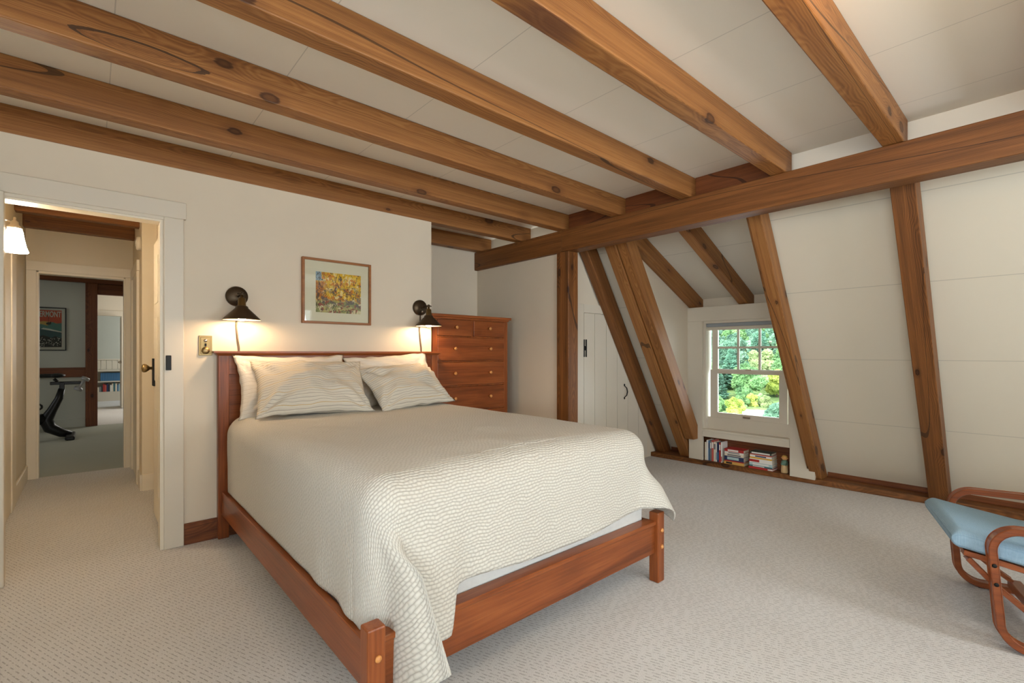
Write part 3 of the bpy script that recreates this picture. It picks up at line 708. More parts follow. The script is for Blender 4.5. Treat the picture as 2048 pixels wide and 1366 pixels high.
# hall beams
timber('hall_beam', 'lower near beam seen at the top of the open doorway', 'ceiling beam', (-.457, 5.50, JZ), (.44, 5.60, CZ), 0, FRAME_T)
timber('hall_beam', 'reddish beam above the second doorway in the hall', 'ceiling beam', (-.457, 6.13, JZ), (.337, 6.23, CZ), 0, FRAME_T)
timber('study_post', 'dark timber post in the far room beside the poster wall', 'post', (-.06, 10.42, 0), (.09, 10.58, 2.345), 2, DARKT)
timber('study_beam', 'dark beam across the far room above the exercise bike', 'ceiling beam', (-3.2, 10.4, 2.345), (2.5, 10.58, CZ), 0, DARKT)
timber('study_beam', 'short dark beam over the opening right of the far post', 'ceiling beam', (.09, 10.45, 2.17), (2.5, 10.56, 2.344), 0, DARKT)
timber('study_rail', 'dark horizontal wood rail on the wall behind the exercise bike', 'wall rail', (-3.2, 10.46, .81), (-.06, 10.5, .965), 0, DARKT, .003)

# ------------------------------------------------------------------ bed
bed = thing('bed_frame', 'cherry wood double bed frame with a tall panelled headboard', 'bed', (1.442, 2.46, 0))
hb = MB(); hb.box(.674, 2.214, 3.565, 3.585, .35, 1.17); obj('headboard_panel', hb, CH[0], bed)
b = MB(); b.box(.675, 2.21, 3.556, 3.592, 1.06, 1.185, .003); b.box(.675, 2.21, 3.556, 3.592, .62, .72, .003); obj('headboard_rail', b, CH[0], bed)
b = MB(); b.poly([(.588, 3.525, 1.212), (2.300, 3.525, 1.212), (2.300, 3.599, 1.212), (.588, 3.599, 1.212)], (0, 0, -.012)); b.poly([(.596, 3.53, 1.2), (2.292, 3.53, 1.2), (2.27, 3.545, 1.182), (.618, 3.545, 1.182)], (0, .06, 0)); obj('headboard_cap', b, CH[0], bed)
for xa in (.616, 2.210):
    b = MB(); b.box(xa, xa+.062, 3.548, 3.598, 0, 1.19, .003); obj('headboard_post', b, CH[2], bed)
for xa, xo in ((.622, 0), (2.213, 0)):
    b = MB(); zc = .365
    b.box(xa, xa+.06, 1.357, 1.413, 0, zc, .006, 2); lg = obj('foot_leg', b, CH[2], bed)
    for z in (.27, .185) if xa > 1 else (.27,):
        b = MB(); b.lathe([(.0115, 0), (.0105, .004), (.006, .008), (0, .009)], (xa+.034, 1.357, z), Matrix.Rotation(R(90), 4, 'X'), 16); obj('wood_plug', b, M_KNOB, lg)
for xa in (.635, 2.226):
    b = MB(); b.box(xa, xa+.03, 1.41, 3.55, .154, .305, .003); obj('side_rail', b, CH[1], bed)
b = MB(); b.box(.68, 2.215, 1.378, 1.40, .152, .3025, .003); b.box(.68, 2.215, 1.370, 1.434, .302, .322, .003); obj('foot_rail', b, CH[0], bed)
b = MB()
for k in range(10): b.box(.665, 2.226, 1.5+k*.21, 1.58+k*.21, .2, .22)
obj('slat_base', b, CH[0], bed)
def mattress(name, label, x0, x1, y0, y1, z0, z1, mat):
    b = MB(); b.box(x0, x1, y0, y1, z0, z1, .05 if z1 > .6 else .025, 5)
    o = obj(name, b, mat); o.data.shade_smooth(); return tag(o, label, 'mattress')
mattress('box_spring', 'white box spring showing between the quilt hem and foot rail', .685, 2.205, 1.44, 3.53, .222, .46, M_MATT)
mattress('mattress', 'white mattress under the cream quilt', .69, 2.20, 1.45, 3.53, .462, .765, M_MATT)

# quilt
def smooth(t): t = max(0, min(1, t)); return t*t*(3-2*t)
ZT, RR = .795, .115
XI0, XI1, YI0 = .652+RR, 2.236-RR, 1.405+RR
def quilt_pos(s, t):
    """s,t flat cloth coordinates (m): s across, t from the head (3.40) towards the foot"""
    a = max(0, XI0-s, s-XI1); sgn = -1 if s < XI0 else 1
    bb = max(0, YI0-t)
    r = math.hypot(a, bb)
    nz = noise.noise(Vector((s*3.1, t*3.1, 2)))*.008 + noise.noise(Vector((s*9, t*9, 5)))*.003
    crown = .012*math.sin(PI*min(1, max(0, (s-XI0)/(XI1-XI0))))
    if r < 1e-6: return Vector((s, t, ZT+crown+nz))
    bx, by = min(max(s, XI0), XI1), max(t, YI0); shift = 0
    ph = math.atan2(bb, a)
    arc = PI/2*RR
    if r < arc: out = RR*math.sin(r/RR); dz = RR*(1-math.cos(r/RR))
    else:
        q = r-arc; k = smooth(q/.22)
        ridge = lambda c, w_, x: math.exp(-((x-c)/w_)**2)
        if a > 0 and bb > 0:
            dg = math.degrees(ph)
            if sgn < 0:
                fl = .01+.40*ridge(63, 15, dg)+.13*smooth((dg-40)/14)-.10*ridge(84, 7, dg)-.05*ridge(42, 7, dg)
                ph += (PI/2*min(1, dg/56)**1.1-ph)*k
                shift = .09*ridge(74, 18, dg)*q*k
            else:
                fl = .05+.52*math.sin(2*ph)**2+.06*math.sin(6*ph)
        elif bb > 0:
            fl = .04+.02*math.sin(s*11+1)
            if s < XI0+.3:
                e = s-XI0
                fl += .10*smooth((.26-e)/.10)-.10*ridge(-.0, .035, e)+.05*ridge(.11, .05, e)
                shift = .09*math.exp(-((90-74)/18)**2)*q*k*max(0, 1-e/.22)
        else:
            fl = -.008+.03*math.sin(t*21)*smooth((2.3-t)/.9)
        fl = .02+(fl-.02)*k
        out = RR+q*math.sin(math.atan(fl)); dz = RR+q*math.cos(math.atan(fl))
    return Vector((bx+sgn*math.cos(ph)*out+shift, by-math.sin(ph)*out, ZT+crown*.5-dz+nz*.6))
def foot_over(s):
    f = .497-.02*smooth((s-1.0)/1.0)
    f += .14*smooth((.97-s)/.07)
    f -= .14*smooth((XI0-.12-s)/.42)
    if s > XI1: f -= .15*((s-XI1)/.5)**2
    f += .02*math.sin(s*5)
    return f
AL, AR = .545, .50
ns, nt_ = 190, 190
bm = bmesh.new(); uvl = bm.loops.layers.uv.verify(); grid = []
for i in range(ns+1):
    s = XI0-AL+(XI1+AR-XI0+AL)*i/ns; col = []
    for j in range(nt_+1):
        tt = 3.47-(3.47-(YI0-foot_over(s)))*j/nt_
        v = bm.verts.new(quilt_pos(s, tt)); col.append((v, s, tt))
    grid.append(col)
for i in range(ns):
    for j in range(nt_):
        q = [grid[i][j], grid[i+1][j], grid[i+1][j+1], grid[i][j+1]]
        f = bm.faces.new([x[0] for x in q]); f.smooth = True
        for l, x in zip(f.loops, q): l[uvl].uv = (x[1], x[2])
quilt = obj('quilt', bm, M_QUILT)
md = quilt.modifiers.new('thick', 'SOLIDIFY'); md.thickness = .009; md.offset = -1
tag(quilt, 'cream quilted coverlet draped over the bed', 'quilt')

# pillows
def pillow(name, label, mat, center, w, hgt, th, lean, yaw, seed, roll=0, uvrot=False):
    n = 40; bm = bmesh.new(); uvl = bm.loops.layers.uv.verify(); top = []; bot = []
    for i in range(n+1):
        rt, rb = [], []
        for j in range(n+1):
            u = -1+2*i/n; v = -1+2*j/n
            e = 1-.085*(1-v*v)**.8; e2 = 1-.10*(1-u*u)**.8
            x = u*w/2*e; y = v*hgt/2*e2
            p = max(0, 1-u*u)**.62*max(0, 1-v*v)**.62
            wr = noise.noise(Vector((u*2.2+seed, v*2.2, seed)))*.25 + noise.noise(Vector((u*6+seed, v*4, seed*2)))*.07
            cw = 0
            for cu in (-1, 1):
                for cv in (-1, 1):
                    du, dv = (u-cu)*w, (v-cv)*hgt; dd = math.hypot(du, dv)/.45
                    cw += math.exp(-dd*dd)*math.sin(math.atan2(dv*-cv, du*-cu+1e-6)*11+seed*cu+cv)*.085*min(1, dd*2.2)
            rid = noise.noise(Vector((u*3+seed, v*11, seed*3)))*.022
            z = th/2*p*(1+wr)+th*(rid*.8+cw)*p**.3
            ed = noise.noise(Vector((u*4+seed, v*4, 9)))*.007
            rt.append((bm.verts.new((x+ed, y+ed, z+ed)), u, v))
            rb.append((bm.verts.new((x+ed, y+ed, -z*.8+ed)), u, v) if 0 < i < n and 0 < j < n else rt[-1])
        top.append(rt); bot.append(rb)
    for G, fl in ((top, False), (bot, True)):
        for i in range(n):
            for j in range(n):
                q = [G[i][j], G[i+1][j], G[i+1][j+1], G[i][j+1]]
                if fl: q = q[::-1]
                try: f = bm.faces.new([x[0] for x in q])
                except ValueError: continue
                f.smooth = True
                for l, x in zip(f.loops, q): l[uvl].uv = (x[1]*.5+.5, x[2]*.5+.5)
    o = obj(name, bm, mat)
    o.location = center
    o.rotation_euler = (Matrix.Rotation(yaw, 3, 'Z') @ Matrix.Rotation(lean, 3, 'X') @ Matrix.Rotation(roll, 3, 'Z')).to_euler()
    return tag(o, label, 'pillow')
pillow('pillow', 'cream pillow behind the left striped pillow, against the headboard', M_PILLOW, (1.06, 3.445, .985), .74, .45, .20, R(66), R(0), 3.2)
pillow('pillow', 'cream pillow behind the right striped pillow, against the headboard', M_PILLOW, (1.80, 3.45, .985), .74, .46, .20, R(66), R(0), 8.1, R(4))
pillow('pillow', 'left of the two striped pillows at the front', M_STRIPE, (1.12, 3.275, .972), .73, .47, .25, R(47), R(-5), 1.4, R(-1))
pillow('pillow', 'right of the two striped pillows at the front', M_STRIPE, (1.81, 3.27, .948), .71, .45, .25, R(42), R(9), 5.5, R(3))

# ------------------------------------------------------------------ bedside wall lamps
def sconce(x, z, label):
    t = thing('wall_sconce', label, 'wall lamp', (x, D, z))
    RX = Matrix.Rotation(R(90), 4, 'X')
    b = MB(); b.lathe([(.066, 0), (.066, .018), (.060, .026), (.012, .028), (0, .028)], (x, D, z), RX, 36); obj('backplate', b, M_BRONZE, t)
    b = MB(); b.tube([(x+.005, D-.026, z-.004), (x+.006, D-.07, z+.004), (x+.003, D-.12, z+.008), (x, D-.15, z+.004)], .006); b.sphere((x, D-.15, z+.004), .014, 2); b.tube([(x-.026, D-.15, z+.004), (x+.026, D-.15, z+.004)], .005); obj('arm', b, M_BRONZE, t)
    b = MB(); b.tube([(x+.004, D-.03, z-.035), (x+.004, D-.045, z-.035)], .006); obj('switch_knob', b, M_NICKEL, t)
    b = MB(); b.lathe([(.010, .0), (.010, -.02), (.022, -.024), (.024, -.07), (.027, -.075), (.027, -.085), (0, -.085)], (x, D-.15, z), None, 24); obj('socket', b, M_SOCKET, t)
    b = MB(); b.lathe([(.026, -.072), (.036, -.078), (.038, -.088), (.107, -.158), (.108, -.164), (.106, -.164), (.036, -.092), (.026, -.084)], (x, D-.15, z), None, 40, False); sh = obj('shade', b, [M_BRONZE, M_SHADEIN], t)
    for p in sh.data.polygons:
        c = p.center; r = math.hypot(c.x, c.y+.15)
        if p.normal.z < -.2 or (p.normal.x*c.x+p.normal.y*(c.y+.15) < 0): p.material_index = 1
    b = MB(); b.lathe([(.014, -.083), (.015, -.105), (.026, -.130), (.028, -.146), (.022, -.161), (.010, -.169), (0, -.171)], (x, D-.15, z), None, 20); obj('bulb', b, M_BULB, t)
    b = MB(); b.tube([(x+.002, D-.012, z-.06), (x-.001, D-.014, z-.12), (x-.003, D-.012, z-.2), (x+.004, D-.012, z-.28), (x+.012, D-.012, z-.34), (x+.014, D-.012, z-.50)], .0055, 8); obj('cord', b, M_CORD, t)
sconce(.73, 1.576, 'dark bronze cone wall lamp left of the picture, lit')
sconce(2.118, 1.588, 'dark bronze cone wall lamp right of the picture by the chest of drawers')

# ------------------------------------------------------------------ switch plate
t = thing('switch_plate', 'small brass switch plate on the wall left of the headboard', 'light switch', (.553, D, 1.247))
b = MB(); b.box(.517, .590, D-.006, D, 1.184, 1.311, .002); b.box(.526, .581, D-.009, D-.005, 1.194, 1.301, .002); obj('plate', b, M_BRASS, t)
RX = Matrix.Rotation(R(90), 4, 'X')
b = MB(); b.lathe([(.010, 0), (.010, .006), (.006, .01), (0, .01)], (.553, D-.008, 1.279), RX, 18); obj('screw', b, M_NICKEL, t)
b = MB(); b.box(.548, .558, D-.018, D-.006, 1.242, 1.262, .002); obj('toggle', b, M_BLACK, t)
b = MB(); b.lathe([(.023, 0), (.023, .005), (.017, .012), (.008, .014), (0, .014)], (.553, D-.008, 1.216), RX, 24); obj('dial', b, M_BRASS, t)

# ------------------------------------------------------------------ framed picture
t = thing('framed_picture', 'framed autumn watercolour hanging over the headboard', 'picture', (1.405, D, 1.66))
xa, xb, za, zb = 1.143, 1.667, 1.418, 1.897; fw = .017
M_FR = mat_cherry('oak_frame', 0, srgb(170, 112, 62), srgb(146, 92, 46), srgb(110, 66, 30), .4)
b = MB()
b.box(xa, xa+fw, D-.03, D, za, zb, .002); b.box(xb-fw, xb, D-.03, D, za, zb, .002); b.box(xa+fw, xb-fw, D-.03, D, za, za+fw, .002); b.box(xa+fw, xb-fw, D-.03, D, zb-fw, zb, .002)
obj('frame', b, M_FR, t)
M_MAT = mat_plain('mat_board', srgb(226, 214, 190), .8)
b = MB(); b.box(xa+fw, xb-fw, D-.012, D-.004, za+fw, zb-fw); obj('mat_board', b, M_MAT, t)
bm = bmesh.new(); uvl = bm.loops.layers.uv.verify()
ax0, ax1, az0, az1 = 1.243, 1.588, 1.502, 1.802
vs = [bm.verts.new(p) for p in ((ax0, D-.0135, az0), (ax1, D-.0135, az0), (ax1, D-.0135, az1), (ax0, D-.0135, az1))]
f = bm.faces.new(vs)
for l, uv in zip(f.loops, ((0, 0), (1, 0), (1, 1), (0, 1))): l[uvl].uv = uv
r = bmesh.ops.extrude_face_region(bm, geom=[f]); bmesh.ops.translate(bm, vec=(0, .0012, 0), verts=[e for e in r['geom'] if isinstance(e, bmesh.types.BMVert)])
obj('painting', bm, M_ART, t)
b = MB(); b.box(xa+fw, xb-fw, D-.020, D-.018, za+fw, zb-fw); obj('picture_glass', b, M_PICGLASS, t)

# ------------------------------------------------------------------ chest of drawers
t = thing('chest_of_drawers', 'tall cherry wood chest of drawers in the alcove right of the bed', 'chest of drawers', (2.71, 3.86, 0))
x0, x1, yf, yb_ = 2.272, 3.152, 3.64, 4.10
b = MB(); b.box(x0, x0+.022, yf, yb_, .0, 1.52); b.box(x1-.022, x1, yf, yb_, 0, 1.52); b.box(x0+.022, x1-.022, yb_-.012, yb_, .06, 1.52); b.box(x0+.022, x1-.022, yf+.02, yb_-.012, .06, .09)
obj('carcass', b, CH[2], t)
b = MB()
zr = [1.512, 1.35, 1.122, .894, .662, .42, .1]
for z in zr: b.box(x0+.022, x1-.022, yf+.002, yf+.03, z-.006, z+.006)
b.box(x0+.022, x0+.05, yf+.001, yf+.03, .06, 1.51); b.box(x1-.05, x1-.022, yf+.001, yf+.03, .06, 1.51); b.box(2.70, 2.724, yf+.001, yf+.03, 1.356, 1.506)
obj('face_frame', b, CH[2], t)
b = MB(); b.box(x0-.02, x1+.03, yf-.03, yb_, 1.528, 1.552, .004, 2); b.box(x0-.006, x1+.01, yf-.012, yb_-.01, 1.512, 1.528, .003); obj('top', b, CH[0], t)
b = MB(); b.box(x0, x1, yf-.004, yf+.02, 0, .07, .003); obj('plinth', b, CH[0], t)
def drawer(xa, xb, za, zb, ks):
    b = MB(); b.box(xa, xb, yf-.010, yf+.32, za, zb, .004, 2); o = obj('drawer', b, CH[0], t)
    for kx in ks:
        b = MB(); b.lathe([(.008, 0), (.007, .010), (.013, .016), (.0155, .024), (.012, .030), (0, .032)], (kx, yf-.010, (za+zb)/2+.005), RX, 18); obj('knob', b, M_KNOB, o)
xm = 2.712
drawer(x0+.05, xm-.012, 1.358, 1.504, [(x0+.05+xm)/2]); drawer(xm+.012, x1-.05, 1.358, 1.504, [(xm+x1-.05)/2])
for za, zb in ((1.13, 1.342), (.902, 1.114), (.67, .886), (.428, .654), (.108, .412)):
    drawer(x0+.05, x1-.05, za, zb, [2.50, 2.915])

# ------------------------------------------------------------------ lounge chair
CHAIR = thing('lounge_chair', 'bentwood lounge chair with blue seat cushion at the right edge of the room', 'chair', (3.095, .208, 0), R(16.6))
def fillet(pts, rads, n=10):
    out = []
    for i, p in enumerate(pts):
        if i == 0 or i == len(pts)-1 or not rads[i]: out.append(p); continue
        P = Vector(p); A = (Vector(pts[i-1])-P).normalized(); B = (Vector(pts[i+1])-P).normalized()
        h = math.acos(max(-1, min(1, A.dot(B))))/2; d = rads[i]/math.tan(h); c = P+(A+B).normalized()*rads[i]/math.sin(h)
        a0 = P+A*d-c; a1 = P+B*d-c; ang = a0.angle(a1)
        for k in range(n+1):
            f = k/n; v = (a0*math.sin((1-f)*ang)+a1*math.sin(f*ang))/math.sin(ang); q = c+v; out.append((q.x, q.y))
    return out
loop = fillet([(-.70, .016), (.025, .016), (.062, .487), (-.70, .487)], [0, .10, .085, 0], 12)
FR = wmat(CHAIR)
for sx in (-.33, .33):
    b = MB(); b.strip(loop, .056, .028, Matrix.Translation((sx, 0, 0)))
    arm = obj('arm_loop', b, BENT[1], CHAIR, local=True)
    b = MB(); b.box(sx-.024, sx+.024, -.075, -.045, -.0, .012, .003); obj('foot_pad', b, M_RUBBER, arm, local=True)
    sg = -1 if sx < 0 else 1
    for (yy, zz) in ((.052, .34), (.046, .265)):
        b = MB(); b.lathe([(.008, 0), (.008, .002), (.004, .004), (0, .004)], (sx+sg*.028, yy, zz), Matrix.Rotation(R(90*sg), 4, 'Y'), 16)
        obj('bolt', b, M_BLACK, arm, local=True)
seatp = [(.13, .352), (.05, .338), (-.15, .298), (-.35, .262), (-.50, .245), (-.58, .28), (-.75, .62), (-.86, .92)]
seatp = fillet(seatp, [0, .1, .3, .3, .08, .08, .3, 0], 5)
for sx in (-.268, .268):
    b = MB(); b.strip(seatp, .05, .022, Matrix.Translation((sx, 0, 0))); obj('seat_rail', b, BENT[1], CHAIR, local=True)
b = MB()
for yy, zz in ((.10, .345), (-.15, .298), (-.4, .254)): b.box(-.243, .243, yy-.025, yy+.025, zz-.008, zz+.008, .003)
obj('cross_slat', b, BENT[0], CHAIR, local=True)
b = MB()
for sx in (-.285, .285):
    b = MB(); b.strip([(.12, .335), (.03, .235), (-.10, .12), (-.16, .075)], .05, .02, Matrix.Translation((sx, 0, 0)))
    obj('brace', b, BENT[1], CHAIR, local=True)
b = MB(); b.box(-.302, .302, -.20, -.15, .035, .075, .004); obj('stretcher', b, BENT[0], CHAIR, local=True)
# cushion: padded slab following the seat curve
def cushion():
    n, m = 28, 40; bm = bmesh.new()
    path = fillet([(.175, .375), (.06, .352), (-.2, .305), (-.5, .255), (-.62, .33), (-.80, .75), (-.88, .98)], [0, .1, .4, .12, .12, .4, 0], 6)
    # resample
    Ls = [0]
    for a, c in zip(path, path[1:]): Ls.append(Ls[-1]+math.dist(a, c))
    def pt(s):
        for k in range(len(path)-1):
            if s <= Ls[k+1] or k == len(path)-2:
                f = (s-Ls[k])/(Ls[k+1]-Ls[k]); a, c = path[k], path[k+1]
                return Vector((a[0]+(c[0]-a[0])*f, a[1]+(c[1]-a[1])*f)), Vector((c[0]-a[0], c[1]-a[1])).normalized()
    T = Ls[-1]; prof = []
    hw, th = .287, .075
    # rounded-rectangle cross-section
    cs = []
    for cx, cz, a0 in ((hw-.03, th-.03, 0), (-hw+.03, th-.03, 90), (-hw+.018, .018, 180), (hw-.018, .018, 270)):
        rr = .03 if cz > .02 else .018
        for k in range(6): cs.append((cx+rr*math.cos(R(a0+18*k)), cz+rr*math.sin(R(a0+18*k))))
    rings = []; K = 46
    SS = sorted([T*i/K for i in range(1, K)]+[0, .003, .008, .014, .021, .03, T-.03, T-.021, T-.014, T-.008, T-.003, T])
    for s in SS:
        p, d = pt(s); nrm = Vector((d.y, -d.x))
        e = min(s, T-s); sh = 1 if e > .034 else math.sqrt(max(.02, 1-((.034-e)/.034)**2))
        ring = []
        for x, z in cs:
            zz = th/2+(z-th/2)*sh; xx = x*(1-.02*(1-sh))
            puff = 1+.06*math.cos(x/hw*PI/2)
            q = p+nrm*(zz*puff if z > th/2 else zz); ring.append(bm.verts.new((xx, q.x, q.y)))
        rings.append(ring)
    n = len(cs)
    for A, B in zip(rings, rings[1:]):
        for k in range(n):
            j = (k+1) % n; f = bm.faces.new((A[k], A[j], B[j], B[k])); f.smooth = True
    bm.faces.new(rings[0][::-1]); bm.faces.new(rings[-1])
    return bm
obj('seat_cushion', cushion(), M_BLUE, CHAIR, local=True)

# ------------------------------------------------------------------ books in the niche under the window
def bk(name, col): return mat_plain('book_cover_'+name, srgb(*col), .45)
BC = {k: bk(k, v) for k, v in dict(cream=(226, 216, 196), white=(232, 230, 224), blue=(66, 116, 158), navy=(38, 52, 92), grey=(120, 124, 128), red=(176, 44, 42), coral=(196, 92, 80), teal=(60, 108, 116), paleblue=(176, 202, 204), yellow=(226, 176, 56), ochre=(216, 172, 90), black=(32, 32, 36), darkgreen=(62, 78, 70)).items()}
SZ = .052
def upright(y, w, hgt, dep, col, label, band=None, bandz=(.6, .85)):
    t = thing('upright_book', label, 'book', (4.965, y-w/2, SZ), 0, 'books standing under the window')
    xf = 4.955
    b = MB(); b.box(xf, xf+dep, y-w, y-w+.0018, SZ, SZ+hgt); b.box(xf, xf+dep, y-.0018, y, SZ, SZ+hgt); b.box(xf, xf+.002, y-w+.0018, y-.0018, SZ, SZ+hgt); obj('cover', b, BC[col], t)
    b = MB(); b.box(xf+.002, xf+dep-.004, y-w+.0018, y-.0018, SZ+.002, SZ+hgt-.004); obj('pages', b, M_PAGES, t)
    if band:
        b = MB(); b.box(xf-.0006, xf, y-w+.002, y-.002, SZ+hgt*bandz[0], SZ+hgt*bandz[1]); tag(obj('spine_label', b, BC[band], t), band+' spine label')
ub = [(.018, .19, 'cream', None, 'first upright book at the left end, plain cream spine'), (.018, .215, 'white', None, 'white spined upright book second from the left end'),
      (.013, .21, 'blue', 'navy', 'blue paperback upright, with dark top band'), (.017, .212, 'grey', 'white', 'grey upright book with a white band near its top'),
      (.020, .222, 'coral', 'white', 'coral and white upright book, tallest in the row'), (.021, .205, 'cream', 'grey', 'cream upright book right of the coral one'),
      (.010, .196, 'white', 'blue', 'thin white and blue upright book mid row'), (.019, .205, 'navy', 'blue', 'navy upright book left of the red one'),
      (.017, .205, 'red', 'white', 'red spined upright book near the right end of the row'), (.013, .212, 'white', 'red', 'white upright book with a red foot, last in the row')]
y = 2.478
for w, hg, c, bd, lab in ub:
    upright(y, w, hg, .14, c, lab, bd, (.05, .3) if bd == 'red' else ((.1, .5) if bd == 'blue' else (.62, .9))); y -= w+.0025
def flat(yc, z, wd, th, dep, col, label, band=None, dx=0, bw=.5, by=0, grp='books stacked flat under the window'):
    t = thing('flat_book', label, 'book', (4.965+dx, yc, z), 0, grp); xf = 4.95+dx
    b = MB(); b.box(xf, xf+dep, yc-wd/2, yc+wd/2, z, z+.002); b.box(xf, xf+dep, yc-wd/2, yc+wd/2, z+th-.002, z+th); b.box(xf, xf+.003, yc-wd/2, yc+wd/2, z+.002, z+th-.002); obj('cover', b, BC[col], t)
    b = MB(); b.box(xf+.003, xf+dep-.004, yc-wd/2+.003, yc+wd/2-.003, z+.002, z+th-.002); obj('pages', b, M_PAGES, t)
    if band:
        b = MB(); b.box(xf-.0006, xf, yc+by-wd*bw/2, yc+by+wd*bw/2, z+th*.2, z+th*.8); tag(obj('spine_label', b, BC[band], t), band+' spine label')
z = SZ
for th, c, bd, wd, bw, by, lab in ((.022, 'ochre', 'black', .205, .3, .05, 'ochre book at the bottom of the left stack'), (.008, 'red', None, .195, .5, 0, 'thin red book second from the bottom of the left stack'), (.034, 'navy', 'paleblue', .195, .6, .01, 'thick navy book in the left stack'),
                                   (.020, 'cream', 'grey', .192, .7, 0, 'cream book just above the navy one in the left stack'), (.014, 'white', 'grey', .190, .6, 0, 'white book under the red one in the left stack'), (.022, 'red', 'white', .195, .55, .01, 'red book on top of the left stack')):
    th *= 1.27; flat(2.165, z, wd, th, .16, c, lab, bd, bw=bw, by=by); z += th+.001
z = SZ
for th, c, bd, wd, bw, by, lab in ((.016, 'red', 'white', .225, .2, -.09, 'red book at the bottom of the right stack'), (.011, 'teal', 'white', .215, .5, .02, 'thin teal book low in the right stack'), (.020, 'paleblue', 'white', .215, .7, 0, 'pale blue book in the right stack'),
                                   (.033, 'white', 'red', .212, .45, .06, 'thick white book with a red blot in the right stack'), (.012, 'yellow', 'ochre', .205, .3, -.04, 'thin yellow book in the right stack'), (.016, 'white', 'navy', .205, .5, 0, 'white book with navy lettering in the right stack'), (.008, 'coral', None, .205, .5, 0, 'thin coral book near the top of the right stack'), (.018, 'darkgreen', 'white', .2, .85, 0, 'dark green book on top of the right stack')):
    th *= 1.2; flat(1.905, z, wd, th, .16, c, lab, bd, -.005 if wd > .22 else 0, bw, by); z += th+.001
# little figurine beside them
t = thing('figurine', 'small painted ceramic figurine right of the book stacks', 'figurine', (4.985, 1.70, SZ))
M_CL = [mat_plain('ceramic_'+k, srgb(*v), .35) for k, v in dict(tan=(206, 176, 130), teal=(98, 132, 116), skin=(222, 164, 102)).items()]
b = MB(); b.lathe([(.030, 0), (.032, .01), (.029, .05), (.026, .075), (.02, .085)], (4.985, 1.70, SZ), None, 20); obj('body', b, M_CL[0], t)
b = MB(); b.lathe([(.026, .075), (.030, .085), (.027, .11), (.016, .125)], (4.985, 1.70, SZ), None, 20); b.sphere((4.967, 1.685, SZ+.085), .012, 2); b.sphere((4.967, 1.715, SZ+.085), .012, 2); obj('shirt', b, M_CL[1], t)
b = MB(); b.sphere((4.985, 1.70, SZ+.142), .024, 3); b.sphere((4.958, 1.70, SZ+.142), .006, 2); b.sphere((4.985, 1.726, SZ+.142), .006, 2); b.sphere((4.985, 1.674, SZ+.142), .006, 2); obj('head', b, M_CL[2], t)
b = MB(); b.lathe([(.0245, .146), (.022, .158), (.012, .168), (0, .17)], (4.987, 1.70, SZ), None, 18); obj('hair', b, BC['ochre'], t)

# ------------------------------------------------------------------ hall fittings
t = thing('hall_sconce', 'lit bell glass wall lamp in the hall beyond the doorway', 'wall lamp', (-.457, 4.06, 1.96)); hx, hy = -.335, 4.06
b = MB(); b.lathe([(.05, 0), (.05, .012), (.02, .02), (0, .02)], (-.457, hy, 1.985), Matrix.Rotation(R(90), 4, 'Y'), 24); obj('backplate', b, M_NICKEL, t)
b = MB(); b.tube([(-.44, hy, 1.985), (-.38, hy, 1.985), (hx-.012, hy, 1.975)], .006); b.lathe([(.034, 1.935), (.032, 1.945), (.018, 1.958), (.018, 1.975), (.006, 1.985), (.007, 2.0), (0, 2.004)], (hx, hy, 0), None, 20); obj('arm', b, M_NICKEL, t)
b = MB(); b.lathe([(.030, 1.938), (.036, 1.915), (.042, 1.87), (.050, 1.83), (.060, 1.80), (.058, 1.797), (.047, 1.83), (.038, 1.872), (.032, 1.912), (.026, 1.935)], (hx, hy, 0), None, 28, False); obj('glass_shade', b, M_BELL, t)
t = thing('smoke_detector', 'white round smoke detector high on the right hall wall', 'smoke detector', (.337, 5.36, 2.17))
b = MB(); b.lathe([(.062, 0), (.062, .02), (.052, .034), (0, .036)], (.337, 5.36, 2.17), Matrix.Rotation(R(-90), 4, 'Y'), 28); obj('housing', b, M_TRIM, t)
b = MB(); b.lathe([(.03, .034), (.028, .039), (0, .04)], (.337, 5.36, 2.17), Matrix.Rotation(R(-90), 4, 'Y'), 20); obj('test_button', b, M_WALLG, t)

# poster in the far room
t = thing('poster', 'framed travel poster reading VERMONT on the far room wall', 'poster', (-.49, 10.5, 1.58)); py = 10.5
pxa, pxb, pza, pzb = -.697, -.288, 1.238, 1.922
b = MB(); fw = .014
b.box(pxa, pxa+fw, py-.025, py, pza, pzb); b.box(pxb-fw, pxb, py-.025, py, pza, pzb); b.box(pxa+fw, pxb-fw, py-.025, py, pza, pza+fw); b.box(pxa+fw, pxb-fw, py-.025, py, pzb-fw, pzb); obj('frame', b, M_BLACK, t)
ia, ib, iz0, iz1 = pxa+.055, pxb-.055, pza+.055, pzb-.045
def sheet(name, mat, pts, y):
    b = MB(); b.poly([(p[0], y, p[1]) for p in pts], (0, .002, 0)); obj(name, b, mat, t)
PC = {k: mat_plain('poster_'+k, srgb(*v), .7) for k, v in dict(white=(226, 224, 214), orange=(208, 84, 52), yellow=(214, 176, 96), teal=(86, 140, 132), deep=(48, 92, 100), dark=(28, 38, 40)).items()}
F = lambda pts: [(ia+(ib-ia)*u, iz0+(iz1-iz0)*v) for u, v in pts]
sheet('paper', PC['white'], [(pxa+fw, pza+fw), (pxb-fw, pza+fw), (pxb-fw, pzb-fw), (pxa+fw, pzb-fw)], py-.006)
sheet('sky_print', PC['orange'], F([(0, 0), (1, 0), (1, 1), (0, 1)]), py-.010)
sheet('sun_glow_print', PC['yellow'], F([(0, .5), (1, .5), (1, .62), (.6, .68), (.3, .70), (0, .66)]), py-.013)
sheet('mountain_print', PC['teal'], F([(0, .3), (1, .3), (1, .66), (.8, .64), (.65, .68), (.45, .58), (.2, .62), (0, .54)]), py-.016)
